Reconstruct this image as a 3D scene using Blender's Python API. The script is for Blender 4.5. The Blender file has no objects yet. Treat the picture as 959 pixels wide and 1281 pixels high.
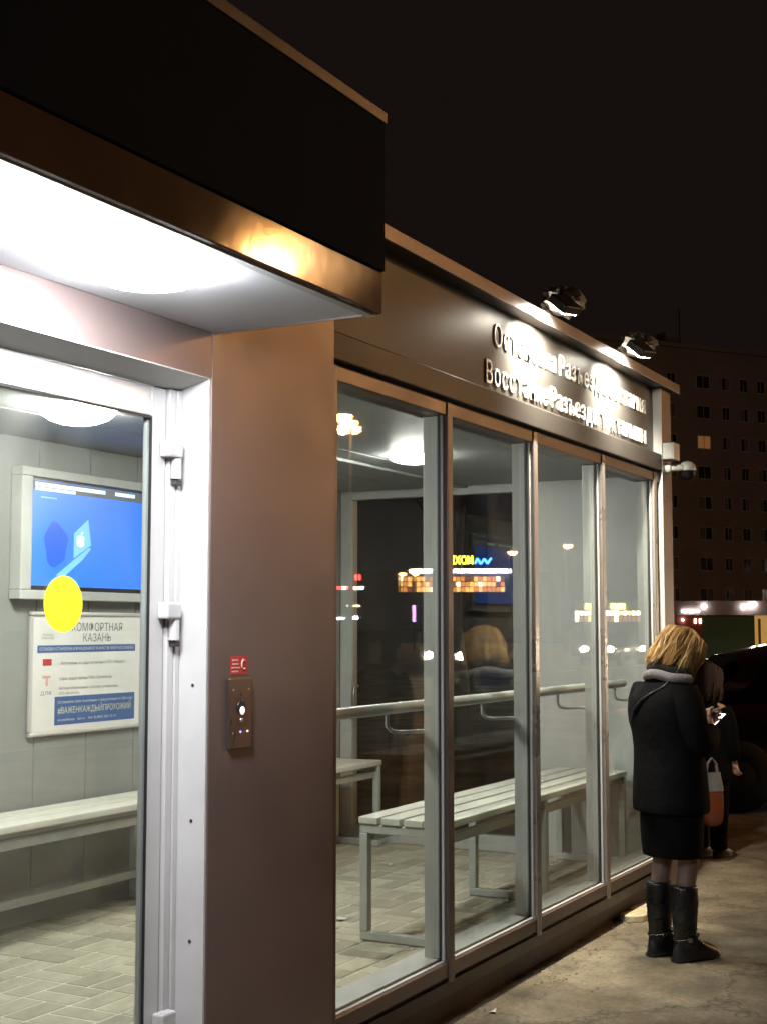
import bpy, bmesh, math, random
from mathutils import Vector, Matrix
random.seed(11)
S = bpy.context.scene
COL = S.collection
R = math.radians
# ------------------------------------------------------------------ camera, sky, exposure
cd = bpy.data.cameras.new('camera'); cam = bpy.data.objects.new('camera', cd); COL.objects.link(cam)
cd.sensor_fit = 'VERTICAL'; cd.sensor_height = 36.0; cd.lens = 1700 / 1281 * 36.0
cd.clip_start = 0.05; cd.clip_end = 3000
TH, PIT = R(28.347), R(4.892)
Fv = Vector((math.cos(TH) * math.cos(PIT), math.sin(TH) * math.cos(PIT), math.sin(PIT)))
cam.location = (0, 0, 1.62)
cam.rotation_euler = Fv.to_track_quat('-Z', 'Y').to_euler()
S.camera = cam
w = bpy.data.worlds.new('World'); S.world = w; w.use_nodes = True
wn = w.node_tree; wn.nodes.clear()
wo = wn.nodes.new('ShaderNodeOutputWorld'); wb = wn.nodes.new('ShaderNodeBackground')
sk = wn.nodes.new('ShaderNodeTexSky'); sk.sky_type = 'NISHITA'; sk.sun_disc = False
sk.sun_elevation = R(-7); sk.sun_rotation = R(200)
mx = wn.nodes.new('ShaderNodeMix'); mx.data_type = 'RGBA'; mx.blend_type = 'ADD'; mx.inputs[0].default_value = 1.0
mx.inputs[7].default_value = (0.105, 0.068, 0.062, 1)      # city glow on low cloud
wn.links.new(sk.outputs[0], mx.inputs[6]); wn.links.new(mx.outputs[2], wb.inputs[0])
wb.inputs[1].default_value = 0.07
wn.links.new(wb.outputs[0], wo.inputs[0])
S.view_settings.view_transform = 'Standard'; S.view_settings.look = 'None'
S.view_settings.exposure = 0.0; S.view_settings.gamma = 1.0
try:
    S.view_settings.use_curve_mapping = False
except Exception:
    pass
S.render.engine = 'CYCLES'
c = S.cycles
c.use_denoising = True; c.max_bounces = 7; c.diffuse_bounces = 3; c.glossy_bounces = 5
c.transmission_bounces = 6; c.transparent_max_bounces = 24; c.caustics_reflective = False
c.caustics_refractive = False; c.sample_clamp_indirect = 4.0; c.use_light_tree = True; c.use_adaptive_sampling = True; c.adaptive_threshold = .02

# ------------------------------------------------------------------ materials
MATS = {}
def lin(h):
    v = [int(h[i:i + 2], 16) / 255 for i in (0, 2, 4)]
    return tuple(x / 12.92 if x < .04045 else ((x + .055) / 1.055) ** 2.4 for x in v)
def pm(name, col, rough=.5, metal=0.0, vary=.12, scale=6.0, bump=0.0, bscale=60.0, stretch=(1, 1, 1), spec=.5, rvary=.08, coat=0.0):
    m = bpy.data.materials.new(name); m.use_nodes = True; n = m.node_tree; b = n.nodes['Principled BSDF']
    tc = n.nodes.new('ShaderNodeTexCoord'); mp = n.nodes.new('ShaderNodeMapping'); mp.inputs['Scale'].default_value = stretch
    n.links.new(tc.outputs['Object'], mp.inputs[0])
    nz = n.nodes.new('ShaderNodeTexNoise'); nz.inputs['Scale'].default_value = scale; nz.inputs['Detail'].default_value = 7
    nz.inputs['Roughness'].default_value = .62
    n.links.new(mp.outputs[0], nz.inputs[0])
    rp = n.nodes.new('ShaderNodeMapRange'); rp.inputs[1].default_value = .3; rp.inputs[2].default_value = .7
    rp.inputs[3].default_value = 1 - vary; rp.inputs[4].default_value = 1 + vary
    n.links.new(nz.outputs[0], rp.inputs[0])
    ml = n.nodes.new('ShaderNodeMix'); ml.data_type = 'RGBA'; ml.blend_type = 'MULTIPLY'; ml.inputs[0].default_value = 1
    ml.inputs[6].default_value = (*col, 1); n.links.new(rp.outputs[0], ml.inputs[7])
    n.links.new(ml.outputs[2], b.inputs['Base Color'])
    rr = n.nodes.new('ShaderNodeMapRange'); rr.inputs[1].default_value = .3; rr.inputs[2].default_value = .7
    rr.inputs[3].default_value = max(.02, rough - rvary); rr.inputs[4].default_value = min(1, rough + rvary)
    n.links.new(nz.outputs[0], rr.inputs[0]); n.links.new(rr.outputs[0], b.inputs['Roughness'])
    b.inputs['Metallic'].default_value = metal; b.inputs['Specular IOR Level'].default_value = spec
    b.inputs['Coat Weight'].default_value = coat
    if bump:
        n2 = n.nodes.new('ShaderNodeTexNoise'); n2.inputs['Scale'].default_value = bscale; n2.inputs['Detail'].default_value = 5
        n.links.new(mp.outputs[0], n2.inputs[0])
        bp = n.nodes.new('ShaderNodeBump'); bp.inputs['Strength'].default_value = bump; bp.inputs['Distance'].default_value = .01
        n.links.new(n2.outputs[0], bp.inputs['Height']); n.links.new(bp.outputs[0], b.inputs['Normal'])
    MATS[name] = m
    return m
def em(name, col, strength):
    m = bpy.data.materials.new(name); m.use_nodes = True; n = m.node_tree; b = n.nodes['Principled BSDF']
    b.inputs['Base Color'].default_value = (*[min(.8, x) for x in col], 1); b.inputs['Roughness'].default_value = .35
    b.inputs['Emission Color'].default_value = (*col, 1); b.inputs['Emission Strength'].default_value = strength
    MATS[name] = m
    return m
def glassmat(name, tint=(.93, .96, .95), f0=.042, dirt=.05):
    m = bpy.data.materials.new(name); m.use_nodes = True; n = m.node_tree; n.nodes.clear()
    o = n.nodes.new('ShaderNodeOutputMaterial'); t = n.nodes.new('ShaderNodeBsdfTransparent'); t.inputs[0].default_value = (*tint, 1)
    g = n.nodes.new('ShaderNodeBsdfGlossy'); g.inputs['Roughness'].default_value = 0.012; g.inputs[0].default_value = (1, 1, 1, 1)
    lw = n.nodes.new('ShaderNodeLayerWeight'); lw.inputs[0].default_value = .5
    pw = n.nodes.new('ShaderNodeMath'); pw.operation = 'POWER'; pw.inputs[1].default_value = 5
    ma = n.nodes.new('ShaderNodeMath'); ma.operation = 'MULTIPLY_ADD'; ma.inputs[1].default_value = 1 - f0; ma.inputs[2].default_value = f0
    n.links.new(lw.outputs['Facing'], pw.inputs[0]); n.links.new(pw.outputs[0], ma.inputs[0])
    mi = n.nodes.new('ShaderNodeMixShader'); n.links.new(ma.outputs[0], mi.inputs[0]); n.links.new(t.outputs[0], mi.inputs[1]); n.links.new(g.outputs[0], mi.inputs[2])
    # a thin film of street dust
    tc = n.nodes.new('ShaderNodeTexCoord'); nz = n.nodes.new('ShaderNodeTexNoise'); nz.inputs['Scale'].default_value = 2.6; nz.inputs['Detail'].default_value = 10; nz.inputs['Roughness'].default_value = .68
    mp = n.nodes.new('ShaderNodeMapping'); mp.inputs['Scale'].default_value = (1, 1, .55); n.links.new(tc.outputs['Object'], mp.inputs[0]); n.links.new(mp.outputs[0], nz.inputs[0])
    rp = n.nodes.new('ShaderNodeMapRange'); rp.inputs[1].default_value = .45; rp.inputs[2].default_value = .8; rp.inputs[3].default_value = 0; rp.inputs[4].default_value = dirt
    n.links.new(nz.outputs[0], rp.inputs[0])
    df = n.nodes.new('ShaderNodeBsdfDiffuse'); df.inputs[0].default_value = (.5, .48, .44, 1)
    m2 = n.nodes.new('ShaderNodeMixShader'); n.links.new(rp.outputs[0], m2.inputs[0]); n.links.new(mi.outputs[0], m2.inputs[1]); n.links.new(df.outputs[0], m2.inputs[2])
    n.links.new(m2.outputs[0], o.inputs[0]); MATS[name] = m
    return m

pm('brown_panel', (.150, .114, .108), .36, .30, .12, 2.2, .03, 5, rvary=.09, spec=.4)
pm('brown_frame', (.110, .085, .076), .36, .35, .10, 5)
pm('dark_fascia', (.020, .027, .043), .75, 0, .2, 1.2, rvary=.06, spec=.02)
pm('sign_panel', (.034, .032, .030), .40, .10, .14, 2.0, .01, 300, rvary=.06, spec=.15)
pm('mullion_metal', (.29, .265, .25), .30, .55, .10, 5)
pm('canopy_band', (.120, .080, .066), .10, 0, .14, 3.0, .05, 7, rvary=.04, spec=.22)
pm('silver', (.62, .60, .59), .38, .25, .06, 5, rvary=.08)
pm('pale_grey', (.47, .48, .46), .45, .05, .07, 5)
pm('bench_paint', (.44, .46, .43), .42, .05, .10, 8, .05, 90)
pm('slat_paint', (.60, .60, .53), .5, 0, .10, 9, .10, 40, stretch=(.3, 4, 4))
pm('wall_grey', (.27, .28, .27), .5, .05, .07, 1.8, rvary=.1)
pm('end_grey', (.52, .53, .52), .5, .05, .06, 1.8, rvary=.1)
pm('ceiling_grey', (.30, .31, .31), .5, .05, .06, 2.5)
pm('soffit', (.66, .67, .69), .42, .15, .06, 2.5)
pm('black_rubber', (.012, .012, .012), .5, 0, .2, 20)
pm('dark_metal', (.05, .045, .042), .45, .4, .15, 10)
pm('steel', (.42, .40, .38), .28, .9, .08, 12)
pm('intercom_steel', (.17, .12, .10), .32, .8, .10, 20, stretch=(1, 1, .2))
pm('plinth', (.042, .030, .025), .6, .1, .3, 5, .2, 30)
pm('mortar', (.56, .53, .43), .9, 0, .18, 18, .25, 90)
pm('white_plastic', (.72, .72, .70), .4, 0, .05, 10)
pm('black_plastic', (.015, .015, .016), .35, 0, .2, 20)
pm('red_print', (.55, .03, .03), .4, 0, .06, 20)
pm('white_print', (.75, .72, .70), .5, 0, .05, 20)
pm('pink_print', (.75, .42, .38), .5, 0, .05, 20)
pm('yellow_vinyl', (.95, .86, .02), .35, 0, .03, 20)
pm('paper', (.80, .80, .77), .4, 0, .03, 6)
pm('blue_print', (.045, .12, .33), .4, 0, .05, 9)
pm('grey_print', (.16, .17, .18), .5, 0, .05, 9)
pm('pale_yellow_print', (.75, .74, .45), .5, 0, .05, 9)
pm('letter_white', (.82, .80, .75), .35, 0, .04, 9)
pm('skin', (.52, .31, .23), .5, 0, .08, 14)
pm('black_wool', (.005, .0046, .0055), .9, 0, .5, 5, .7, 13, spec=.08)
pm('black_skirt', (.0035, .0035, .004), .85, 0, .3, 30, .2, 120, spec=.08)
pm('black_leather', (.009, .009, .010), .36, 0, .3, 10, .6, 20, rvary=.15)
pm('dark_coat', (.004, .0034, .0035), .85, 0, .3, 20, .3, 120, spec=.08)
pm('scarf_white', (.22, .20, .205), .95, 0, .25, 40, .7, 120)
pm('scarf_black', (.010, .009, .009), .95, 0, .3, 40, .6, 90)
pm('hair_blond', (.50, .28, .085), .42, 0, .45, 7, .6, 60, stretch=(26, 26, 2.2))
pm('hair_light', (.66, .43, .17), .4, 0, .2, 7)
pm('hair_dark_blond', (.20, .105, .036), .45, 0, .3, 7, .5, 60, stretch=(26, 26, 2))
pm('hair_brown', (.050, .024, .016), .5, 0, .3, 7, .5, 60, stretch=(20, 20, 2))
pm('hat_grey', (.48, .47, .45), .95, 0, .15, 30, .5, 90)
pm('bag_white', (.13, .127, .127), .35, 0, .1, 8, .3, 16)
pm('bag_orange', (.13, .034, .014), .35, 0, .1, 8, .3, 16)
pm('car_paint', (.055, .016, .012), .22, .5, .1, 2, coat=.6)
pm('car_dark', (.014, .014, .016), .22, .4, .1, 2, coat=.6)
pm('car_glass', (.006, .007, .008), .06, 0, .1, 2)
pm('tyre', (.012, .012, .012), .8, 0, .2, 20)
pm('apt_wall', (.20, .162, .150), .85, 0, .16, .35, .1, 3)
pm('apt_curtain', (.10, .085, .078), .6, 0, .2, 2)
pm('apt_frame', (.34, .30, .27), .6, 0, .1, 2)
pm('apt_pane', (.012, .010, .010), .12, 0, .2, 1)
pm('kiosk_green', (.03, .11, .06), .5, 0, .15, 2)
pm('kiosk_fascia', (.20, .15, .14), .5, .1, .15, 2)
pm('kiosk_red', (.22, .045, .03), .5, 0, .15, 2)
pm('concrete', (.34, .32, .29), .85, 0, .2, 3, .3, 30)
pm('grit_stone', (.16, .13, .09), .9, 0, .5, 90)
pm('rubble', (.50, .43, .28), .9, 0, .25, 12, .5, 40)
pm('bark', (.05, .038, .030), .9, 0, .3, 12, .5, 40)
pm('mall_wall', (.05, .05, .07), .6, 0, .15, .5)
pm('plastic_bag', (.22, .195, .165), .55, 0, .25, 6, .4, 18)
pm('litter', (.62, .60, .54), .7, 0, .2, 20)
pm('leaf_litter', (.16, .11, .06), .8, 0, .3, 30)
glassmat('shop_glass', f0=.052, dirt=.08)
glassmat('end_glass', tint=(.90, .93, .92), f0=.055, dirt=.02)
em('lamp_cool', (.93, .96, 1.0), 160)
em('lamp_ceiling', (1.0, .965, .87), 225)
em('lamp_flood', (1.0, .93, .78), 120)
em('sodium', (1.0, .40, .08), 300)
em('headlight', (1.0, .80, .55), 600)
em('tail_red', (1.0, .05, .02), 30)
em('screen_blue', (.03, .16, .78), 1.0)
em('screen_white', (.75, .85, 1.0), 1.0)
em('screen_light', (.16, .42, .86), 1.0)
em('screen_dark', (.018, .09, .62), .95)
em('screen_grey', (.10, .11, .13), .6)
em('phone_glow', (.85, .92, 1.0), 3.5)
em('white_neon', (1.0, .97, .95), 50)
em('yellow_neon', (1.0, .85, .06), 26)
em('blue_neon', (.05, .25, 1.0), 30)
em('green_signal', (.15, 1.0, .55), 30)
em('purple_neon', (.75, .30, 1.0), 14)
em('red_neon', (1.0, .06, .05), 28)
em('orange_pane', (1.0, .50, .13), 7)
em('warm_pane', (1.0, .80, .52), 12)
em('amber_pane', (1.0, .36, .09), 4)
em('dull_pane', (.6, .25, .12), 1.2)
em('yellow_panel', (.95, 1.0, .10), 20)
em('dim_window', (.75, .34, .12), .16)
em('kiosk_lamp', (1.0, .98, .95), 40)
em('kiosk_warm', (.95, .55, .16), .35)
em('intercom_blue', (.35, .35, 1.0), 1.6)
em('intercom_white', (1.0, .95, .85), 1.2)

def ground_mat():
    m = bpy.data.materials.new('asphalt'); m.use_nodes = True; n = m.node_tree; b = n.nodes['Principled BSDF']
    tc = n.nodes.new('ShaderNodeTexCoord')
    def noise(sc, det=8, ro=.6):
        z = n.nodes.new('ShaderNodeTexNoise'); z.inputs['Scale'].default_value = sc; z.inputs['Detail'].default_value = det; z.inputs['Roughness'].default_value = ro
        n.links.new(tc.outputs['Object'], z.inputs[0]); return z
    a = noise(.9, 9, .65); f = noise(38, 6, .7); g = noise(3.2, 8, .6)
    cr = n.nodes.new('ShaderNodeValToRGB'); e = cr.color_ramp.elements
    e[0].position = .38; e[0].color = (.10, .078, .052, 1); e[1].position = .60; e[1].color = (.30, .245, .165, 1)
    n.links.new(a.outputs[0], cr.inputs[0])
    m1 = n.nodes.new('ShaderNodeMix'); m1.data_type = 'RGBA'; m1.blend_type = 'MULTIPLY'; m1.inputs[0].default_value = .75
    r1 = n.nodes.new('ShaderNodeMapRange'); r1.inputs[1].default_value = .3; r1.inputs[2].default_value = .7; r1.inputs[3].default_value = .55; r1.inputs[4].default_value = 1.25
    n.links.new(f.outputs[0], r1.inputs[0]); n.links.new(cr.outputs[0], m1.inputs[6]); n.links.new(r1.outputs[0], m1.inputs[7])
    m2 = n.nodes.new('ShaderNodeMix'); m2.data_type = 'RGBA'; m2.blend_type = 'MULTIPLY'; m2.inputs[0].default_value = .8
    r2 = n.nodes.new('ShaderNodeMapRange'); r2.inputs[1].default_value = .38; r2.inputs[2].default_value = .6; r2.inputs[3].default_value = .6; r2.inputs[4].default_value = 1.1
    n.links.new(g.outputs[0], r2.inputs[0]); n.links.new(m1.outputs[2], m2.inputs[6]); n.links.new(r2.outputs[0], m2.inputs[7])
    vo = n.nodes.new('ShaderNodeTexVoronoi'); vo.feature = 'DISTANCE_TO_EDGE'; vo.inputs['Scale'].default_value = .8
    dn = n.nodes.new('ShaderNodeVectorMath'); dn.operation = 'MULTIPLY_ADD'; dn.inputs[1].default_value = (.9, .9, .9); n.links.new(g.outputs['Color'], dn.inputs[0]); n.links.new(tc.outputs['Object'], dn.inputs[2]); n.links.new(dn.outputs[0], vo.inputs[0])
    ck = n.nodes.new('ShaderNodeMapRange'); ck.inputs[1].default_value = .004; ck.inputs[2].default_value = .016; ck.inputs[3].default_value = .45; ck.inputs[4].default_value = 1; n.links.new(vo.outputs['Distance'], ck.inputs[0])
    m3 = n.nodes.new('ShaderNodeMix'); m3.data_type = 'RGBA'; m3.blend_type = 'MULTIPLY'; m3.inputs[0].default_value = .8; n.links.new(m2.outputs[2], m3.inputs[6]); n.links.new(ck.outputs[0], m3.inputs[7])
    n.links.new(m3.outputs[2], b.inputs['Base Color']); b.inputs['Roughness'].default_value = .8
    ad = n.nodes.new('ShaderNodeMath'); ad.operation = 'MULTIPLY_ADD'; ad.inputs[1].default_value = 3; n.links.new(g.outputs[0], ad.inputs[0]); n.links.new(f.outputs[0], ad.inputs[2])
    bp = n.nodes.new('ShaderNodeBump'); bp.inputs['Strength'].default_value = .55; bp.inputs['Distance'].default_value = .012
    n.links.new(ad.outputs[0], bp.inputs['Height']); n.links.new(bp.outputs[0], b.inputs['Normal']); MATS['asphalt'] = m
ground_mat()
def paver_mat():
    m = pm('paver', (.36, .335, .255), .8, 0, .16, 9, .3, 70)
    n = m.node_tree; oi = n.nodes.new('ShaderNodeObjectInfo')
    b = n.nodes['Principled BSDF']; src = b.inputs['Base Color'].links[0].from_socket
    r = n.nodes.new('ShaderNodeMapRange'); r.inputs[3].default_value = .72; r.inputs[4].default_value = 1.16; n.links.new(oi.outputs['Random'], r.inputs[0])
    x = n.nodes.new('ShaderNodeMix'); x.data_type = 'RGBA'; x.blend_type = 'MULTIPLY'; x.inputs[0].default_value = 1
    n.links.new(src, x.inputs[6]); n.links.new(r.outputs[0], x.inputs[7]); n.links.new(x.outputs[2], b.inputs['Base Color'])
paver_mat()
def leg_mat():
    # bare skin above the neck and hands, sheer dark stockings on the legs
    m = bpy.data.materials.new('skin_and_stockings'); m.use_nodes = True; n = m.node_tree; b = n.nodes['Principled BSDF']
    tc = n.nodes.new('ShaderNodeTexCoord'); sp = n.nodes.new('ShaderNodeSeparateXYZ'); n.links.new(tc.outputs['Object'], sp.inputs[0])
    gt = n.nodes.new('ShaderNodeMath'); gt.operation = 'GREATER_THAN'; gt.inputs[1].default_value = .95; n.links.new(sp.outputs[2], gt.inputs[0])
    x = n.nodes.new('ShaderNodeMix'); x.data_type = 'RGBA'; x.inputs[6].default_value = (.19, .125, .105, 1); x.inputs[7].default_value = (.52, .31, .23, 1)
    n.links.new(gt.outputs[0], x.inputs[0]); n.links.new(x.outputs[2], b.inputs['Base Color']); b.inputs['Roughness'].default_value = .45
    MATS['skin_and_stockings'] = m
leg_mat()

# ------------------------------------------------------------------ mesh helpers
OFF = {}
def thing(name, label, cat, loc=(0, 0, 0), rotz=0, group=None):
    o = bpy.data.objects.new(name, None); COL.objects.link(o); o.location = loc; o.rotation_euler = (0, 0, rotz)
    o.empty_display_size = .1; o['label'] = label; o['category'] = cat
    if group: o['group'] = group
    OFF[o.name] = Vector(loc)
    return o
class MB:
    """collects vertices and faces in world (or thing-local) coordinates"""
    def __init__(s): s.v = []; s.f = []; s.sm = []
    def add(s, vs, fs, smooth=False):
        k = len(s.v); s.v += [tuple(v) for v in vs]; s.f += [tuple(i + k for i in f) for f in fs]; s.sm += [smooth] * len(fs); return s
    def box(s, x0, x1, y0, y1, z0, z1):
        return s.add([(x0, y0, z0), (x1, y0, z0), (x1, y1, z0), (x0, y1, z0), (x0, y0, z1), (x1, y0, z1), (x1, y1, z1), (x0, y1, z1)],
                     [(3, 2, 1, 0), (4, 5, 6, 7), (0, 1, 5, 4), (1, 2, 6, 5), (2, 3, 7, 6), (3, 0, 4, 7)])
    def hexa(s, b, t):
        return s.add(list(b) + list(t), [(3, 2, 1, 0), (4, 5, 6, 7), (0, 1, 5, 4), (1, 2, 6, 5), (2, 3, 7, 6), (3, 0, 4, 7)])
    def bar(s, p, q, wx, wz, up=(0, 0, 1)):
        p, q = Vector(p), Vector(q); d = (q - p).normalized(); up = Vector(up)
        if abs(d.dot(up)) > .98: up = Vector((0, 1, 0))
        a = d.cross(up).normalized() * wx / 2; b = a.cross(d).normalized() * wz / 2
        return s.hexa([p - a - b, p + a - b, p + a + b, p - a + b], [q - a - b, q + a - b, q + a + b, q - a + b])
    def tube(s, pts, rad, n=12, caps=True):
        pts = [Vector(p) for p in pts]; k = len(pts); rad = rad if isinstance(rad, (list, tuple)) else [rad] * k
        rings = []; prev = None
        for i, p in enumerate(pts):
            d = (pts[min(i + 1, k - 1)] - pts[max(i - 1, 0)]).normalized()
            a = prev - d * prev.dot(d) if prev else d.orthogonal()
            if a.length < 1e-6: a = d.orthogonal()
            a.normalize(); prev = a; b = d.cross(a)
            rings.append([p + (a * math.cos(t) + b * math.sin(t)) * rad[i] for t in [2 * math.pi * j / n for j in range(n)]])
        vs = [v for r in rings for v in r]; fs = []
        for i in range(k - 1):
            for j in range(n):
                fs.append((i * n + j, i * n + (j + 1) % n, (i + 1) * n + (j + 1) % n, (i + 1) * n + j))
        s.add(vs, fs, True)
        if caps: s.add(rings[0], [tuple(range(n - 1, -1, -1))]); s.add(rings[-1], [tuple(range(n))])
        return s
    def lathe(s, c, prof, axis=(0, 0, 1), n=24, sx=1.0, sy=1.0):
        c = Vector(c); ax = Vector(axis).normalized(); a = ax.orthogonal().normalized(); b = ax.cross(a)
        vs = []; fs = []
        for r, h in prof:
            for j in range(n):
                t = 2 * math.pi * j / n; vs.append(c + a * math.cos(t) * r * sx + b * math.sin(t) * r * sy + ax * h)
        for i in range(len(prof) - 1):
            for j in range(n): fs.append((i * n + j, i * n + (j + 1) % n, (i + 1) * n + (j + 1) % n, (i + 1) * n + j))
        s.add(vs, fs, True)
        m = len(prof)
        s.add(vs[:n], [tuple(range(n - 1, -1, -1))]); s.add(vs[(m - 1) * n:], [tuple(range(n))])
        return s
    def loft(s, rings, closed_ends=True):
        n = len(rings[0]); vs = [v for r in rings for v in r]; fs = []
        for i in range(len(rings) - 1):
            for j in range(n): fs.append((i * n + j, i * n + (j + 1) % n, (i + 1) * n + (j + 1) % n, (i + 1) * n + j))
        s.add(vs, fs, True)
        if closed_ends:
            s.add(rings[0], [tuple(range(n - 1, -1, -1))], True); s.add(rings[-1], [tuple(range(n))], True)
        return s
    def prism(s, poly, axis, a, b):
        """extrude a 2-D outline along x, y or z from a to b"""
        def P(u, w, t): return {'x': (t, u, w), 'y': (u, t, w), 'z': (u, w, t)}[axis]
        n = len(poly); vs = [P(u, w, a) for u, w in poly] + [P(u, w, b) for u, w in poly]
        fs = [tuple(range(n)), tuple(range(2 * n - 1, n - 1, -1))] + [(i, (i + 1) % n, n + (i + 1) % n, n + i) for i in range(n)]
        return s.add(vs, fs)
    def build(s, name, mat, parent=None, bevel=0, seg=2, sub=0, weld=False):
        off = Vector((0, 0, 0)); p = parent
        if p is not None:
            r = p
            while r.parent: r = r.parent
            off = OFF.get(r.name, off)
        me = bpy.data.meshes.new(name); me.from_pydata([tuple(Vector(v) - off) for v in s.v], [], s.f)
        me.polygons.foreach_set('use_smooth', s.sm)
        bm = bmesh.new(); bm.from_mesh(me)
        if weld: bmesh.ops.remove_doubles(bm, verts=bm.verts, dist=1e-5)
        bmesh.ops.recalc_face_normals(bm, faces=bm.faces); bm.to_mesh(me); bm.free()
        me.materials.append(MATS[mat]); o = bpy.data.objects.new(name, me); COL.objects.link(o)
        if parent is not None: o.parent = parent
        if bevel:
            md = o.modifiers.new('bevel', 'BEVEL'); md.width = bevel; md.segments = seg; md.limit_method = 'ANGLE'; md.angle_limit = R(40); md.harden_normals = False
        if sub:
            md = o.modifiers.new('sub', 'SUBSURF'); md.levels = sub; md.render_levels = sub
        return o
def B(*a): return MB().box(*a)
def tag(o, label, cat, group=None, kind=None):
    o['label'] = label; o['category'] = cat
    if group: o['group'] = group
    if kind: o['kind'] = kind
    return o
def struct(o, label=None):
    o['kind'] = 'structure'
    if label: o['label'] = label
    return o
def copy_tree(o, parent=None):
    k = o.copy(); COL.objects.link(k); k.parent = parent
    OFF[k.name] = Vector(k.location)
    for ch in list(o.children): copy_tree(ch, k)
    return k
FONT = {}
def glyph_mesh(txt, size=1.0, extrude=0.0, bold=0.0):
    cu = bpy.data.curves.new('t', 'FONT'); cu.body = txt; cu.size = size; cu.extrude = extrude; cu.offset = bold; cu.resolution_u = 3
    ob = bpy.data.objects.new('t', cu); COL.objects.link(ob)
    dg = bpy.context.evaluated_depsgraph_get(); me = bpy.data.meshes.new_from_object(ob.evaluated_get(dg))
    bpy.data.objects.remove(ob); bpy.data.curves.remove(cu)
    return me
def place_text(name, txt, org, xdir, width, capz, mat, parent, extrude=.0004, bold=0.0, up=(0, 0, 1), maxh=None):
    """a line of lettering fitted to a width, in the plane of xdir and up"""
    me = glyph_mesh(txt, 1.0, 0, bold)
    if not me.vertices: return None
    xs = [v.co.x for v in me.vertices]; x0, x1 = min(xs), max(xs)
    sx = width / (x1 - x0); sy = capz / .7
    X = Vector(xdir).normalized(); U = Vector(up); N = X.cross(U)
    off = Vector((0, 0, 0)); r = parent
    if parent is not None:
        while r.parent: r = r.parent
        off = OFF.get(r.name, off)
    for v in me.vertices:
        v.co = Vector(org) + X * (v.co.x - x0) * sx + U * v.co.y * sy + N * extrude - off
    me.materials.append(MATS[mat]); me.name = name
    o = bpy.data.objects.new(name, me); COL.objects.link(o)
    if parent is not None: o.parent = parent
    return o

# ------------------------------------------------------------------ ground
def plane_grid(x0, x1, y0, y1, z): return MB().add([(x0, y0, z), (x1, y0, z), (x1, y1, z), (x0, y1, z)], [(0, 1, 2, 3)])
struct(plane_grid(-400, 900, -500, 500, 0).build('ground', 'asphalt'))
m = pm('road_asphalt', (.045, .042, .040), .55, 0, .25, 2, .3, 60)
struct(plane_grid(-400, 600, -20, -7, .004).build('road', 'road_asphalt'))
k = MB().box(-60, 220, -6.999, -6.85, .0, .13); struct(k.build('kerb', 'concrete', bevel=.01))
k = MB()
for i in range(60): k.box(-60 + i * 4.5, -58 + i * 4.5, -13.56, -13.44, .0045, .008)
struct(k.build('lane_marking', 'white_print'))

# ------------------------------------------------------------------ the shelter
D = 2.5; YP = 2.40; YB = 4.85; XE = 8.35; ZF = .16; ZC = 2.585
sh = thing('bus_shelter', 'brown and glass bus stop pavilion with lit interior and entrance canopy', 'shelter', (5.0, 3.6, 0))
# floor, its pavers
floor = B(1.0, 8.36, 2.66, 4.86, 0, ZF - .0035).build('floor', 'mortar', sh)
L, Wd, g = .232, .110, .011
def paver_mesh(along_x):
    a, b = (L / 2, Wd / 2) if along_x else (Wd / 2, L / 2); e = .004; h = .012
    m = MB(); m.hexa([(-a, -b, 0), (a, -b, 0), (a, b, 0), (-a, b, 0)], [(-a, -b, h - e), (a, -b, h - e), (a, b, h - e), (-a, b, h - e)])
    m.f.pop(1); m.sm.pop(1)
    k = [(-a, -b, h - e), (a, -b, h - e), (a, b, h - e), (-a, b, h - e), (-a + e, -b + e, h), (a - e, -b + e, h), (a - e, b - e, h), (-a + e, b - e, h)]
    m.add(k, [(4, 5, 6, 7), (0, 1, 5, 4), (1, 2, 6, 5), (2, 3, 7, 6), (3, 0, 4, 7)])
    return m
pmesh = {}
for ax in (True, False):
    o = paver_mesh(ax).build('paver', 'paver'); pmesh[ax] = o.data; bpy.data.objects.remove(o)
spots = []
mod = L + g; ny = int(2.19 / mod) + 1
for i in range(-30, 1):
    for j in range(ny):
        x = 8.33 + i * mod - mod / 2; y = 2.68 + j * mod + mod / 2
        if y + mod / 2 > 4.87 or x < 1.15: continue
        if (i + j) % 2: q = [(x, y - mod / 4, True), (x, y + mod / 4, True)]
        else: q = [(x - mod / 4, y, False), (x + mod / 4, y, False)]
        spots += q
def floor_vis(s):
    x, y = s[0], s[1]
    ang = math.degrees(math.atan2(y, x)); d = math.hypot(x, y)
    hid = 31 < ang < 37.2 or ang > 46.5
    return d + (50 if hid else 0)
spots.sort(key=floor_vis)
rest = MB()
for n_, (x, y, ax) in enumerate(spots):
    zz = ZF - .012 + random.uniform(-.0012, .0012)
    if n_ < 295:
        o = bpy.data.objects.new('paver', pmesh[ax]); COL.objects.link(o); o.parent = floor
        o.location = Vector((x, y, zz)) - OFF[sh.name]; o.rotation_euler = (random.gauss(0, .003), random.gauss(0, .003), random.gauss(0, .006))
    else:
        pmm = paver_mesh(ax); rest.add([(v[0] + x, v[1] + y, v[2] + zz) for v in pmm.v], pmm.f)
o = rest.build('pavers', 'paver', floor); o['kind'] = 'stuff'
# back wall of vertical panels
bw = B(1.0, 8.45, YB + .012, YB + .1, 0, 3.10).build('back_wall', 'black_rubber', sh)
xs = 5.271 - .396 * 10
while xs < 8.34:
    x1 = min(xs + .396, 8.348); x0 = max(xs, 1.06)
    B(x0 + .002, x1 - .002, YB, YB + .0115, ZF, ZC).build('wall_panel', 'wall_grey', bw, bevel=.003); xs += .396
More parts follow.
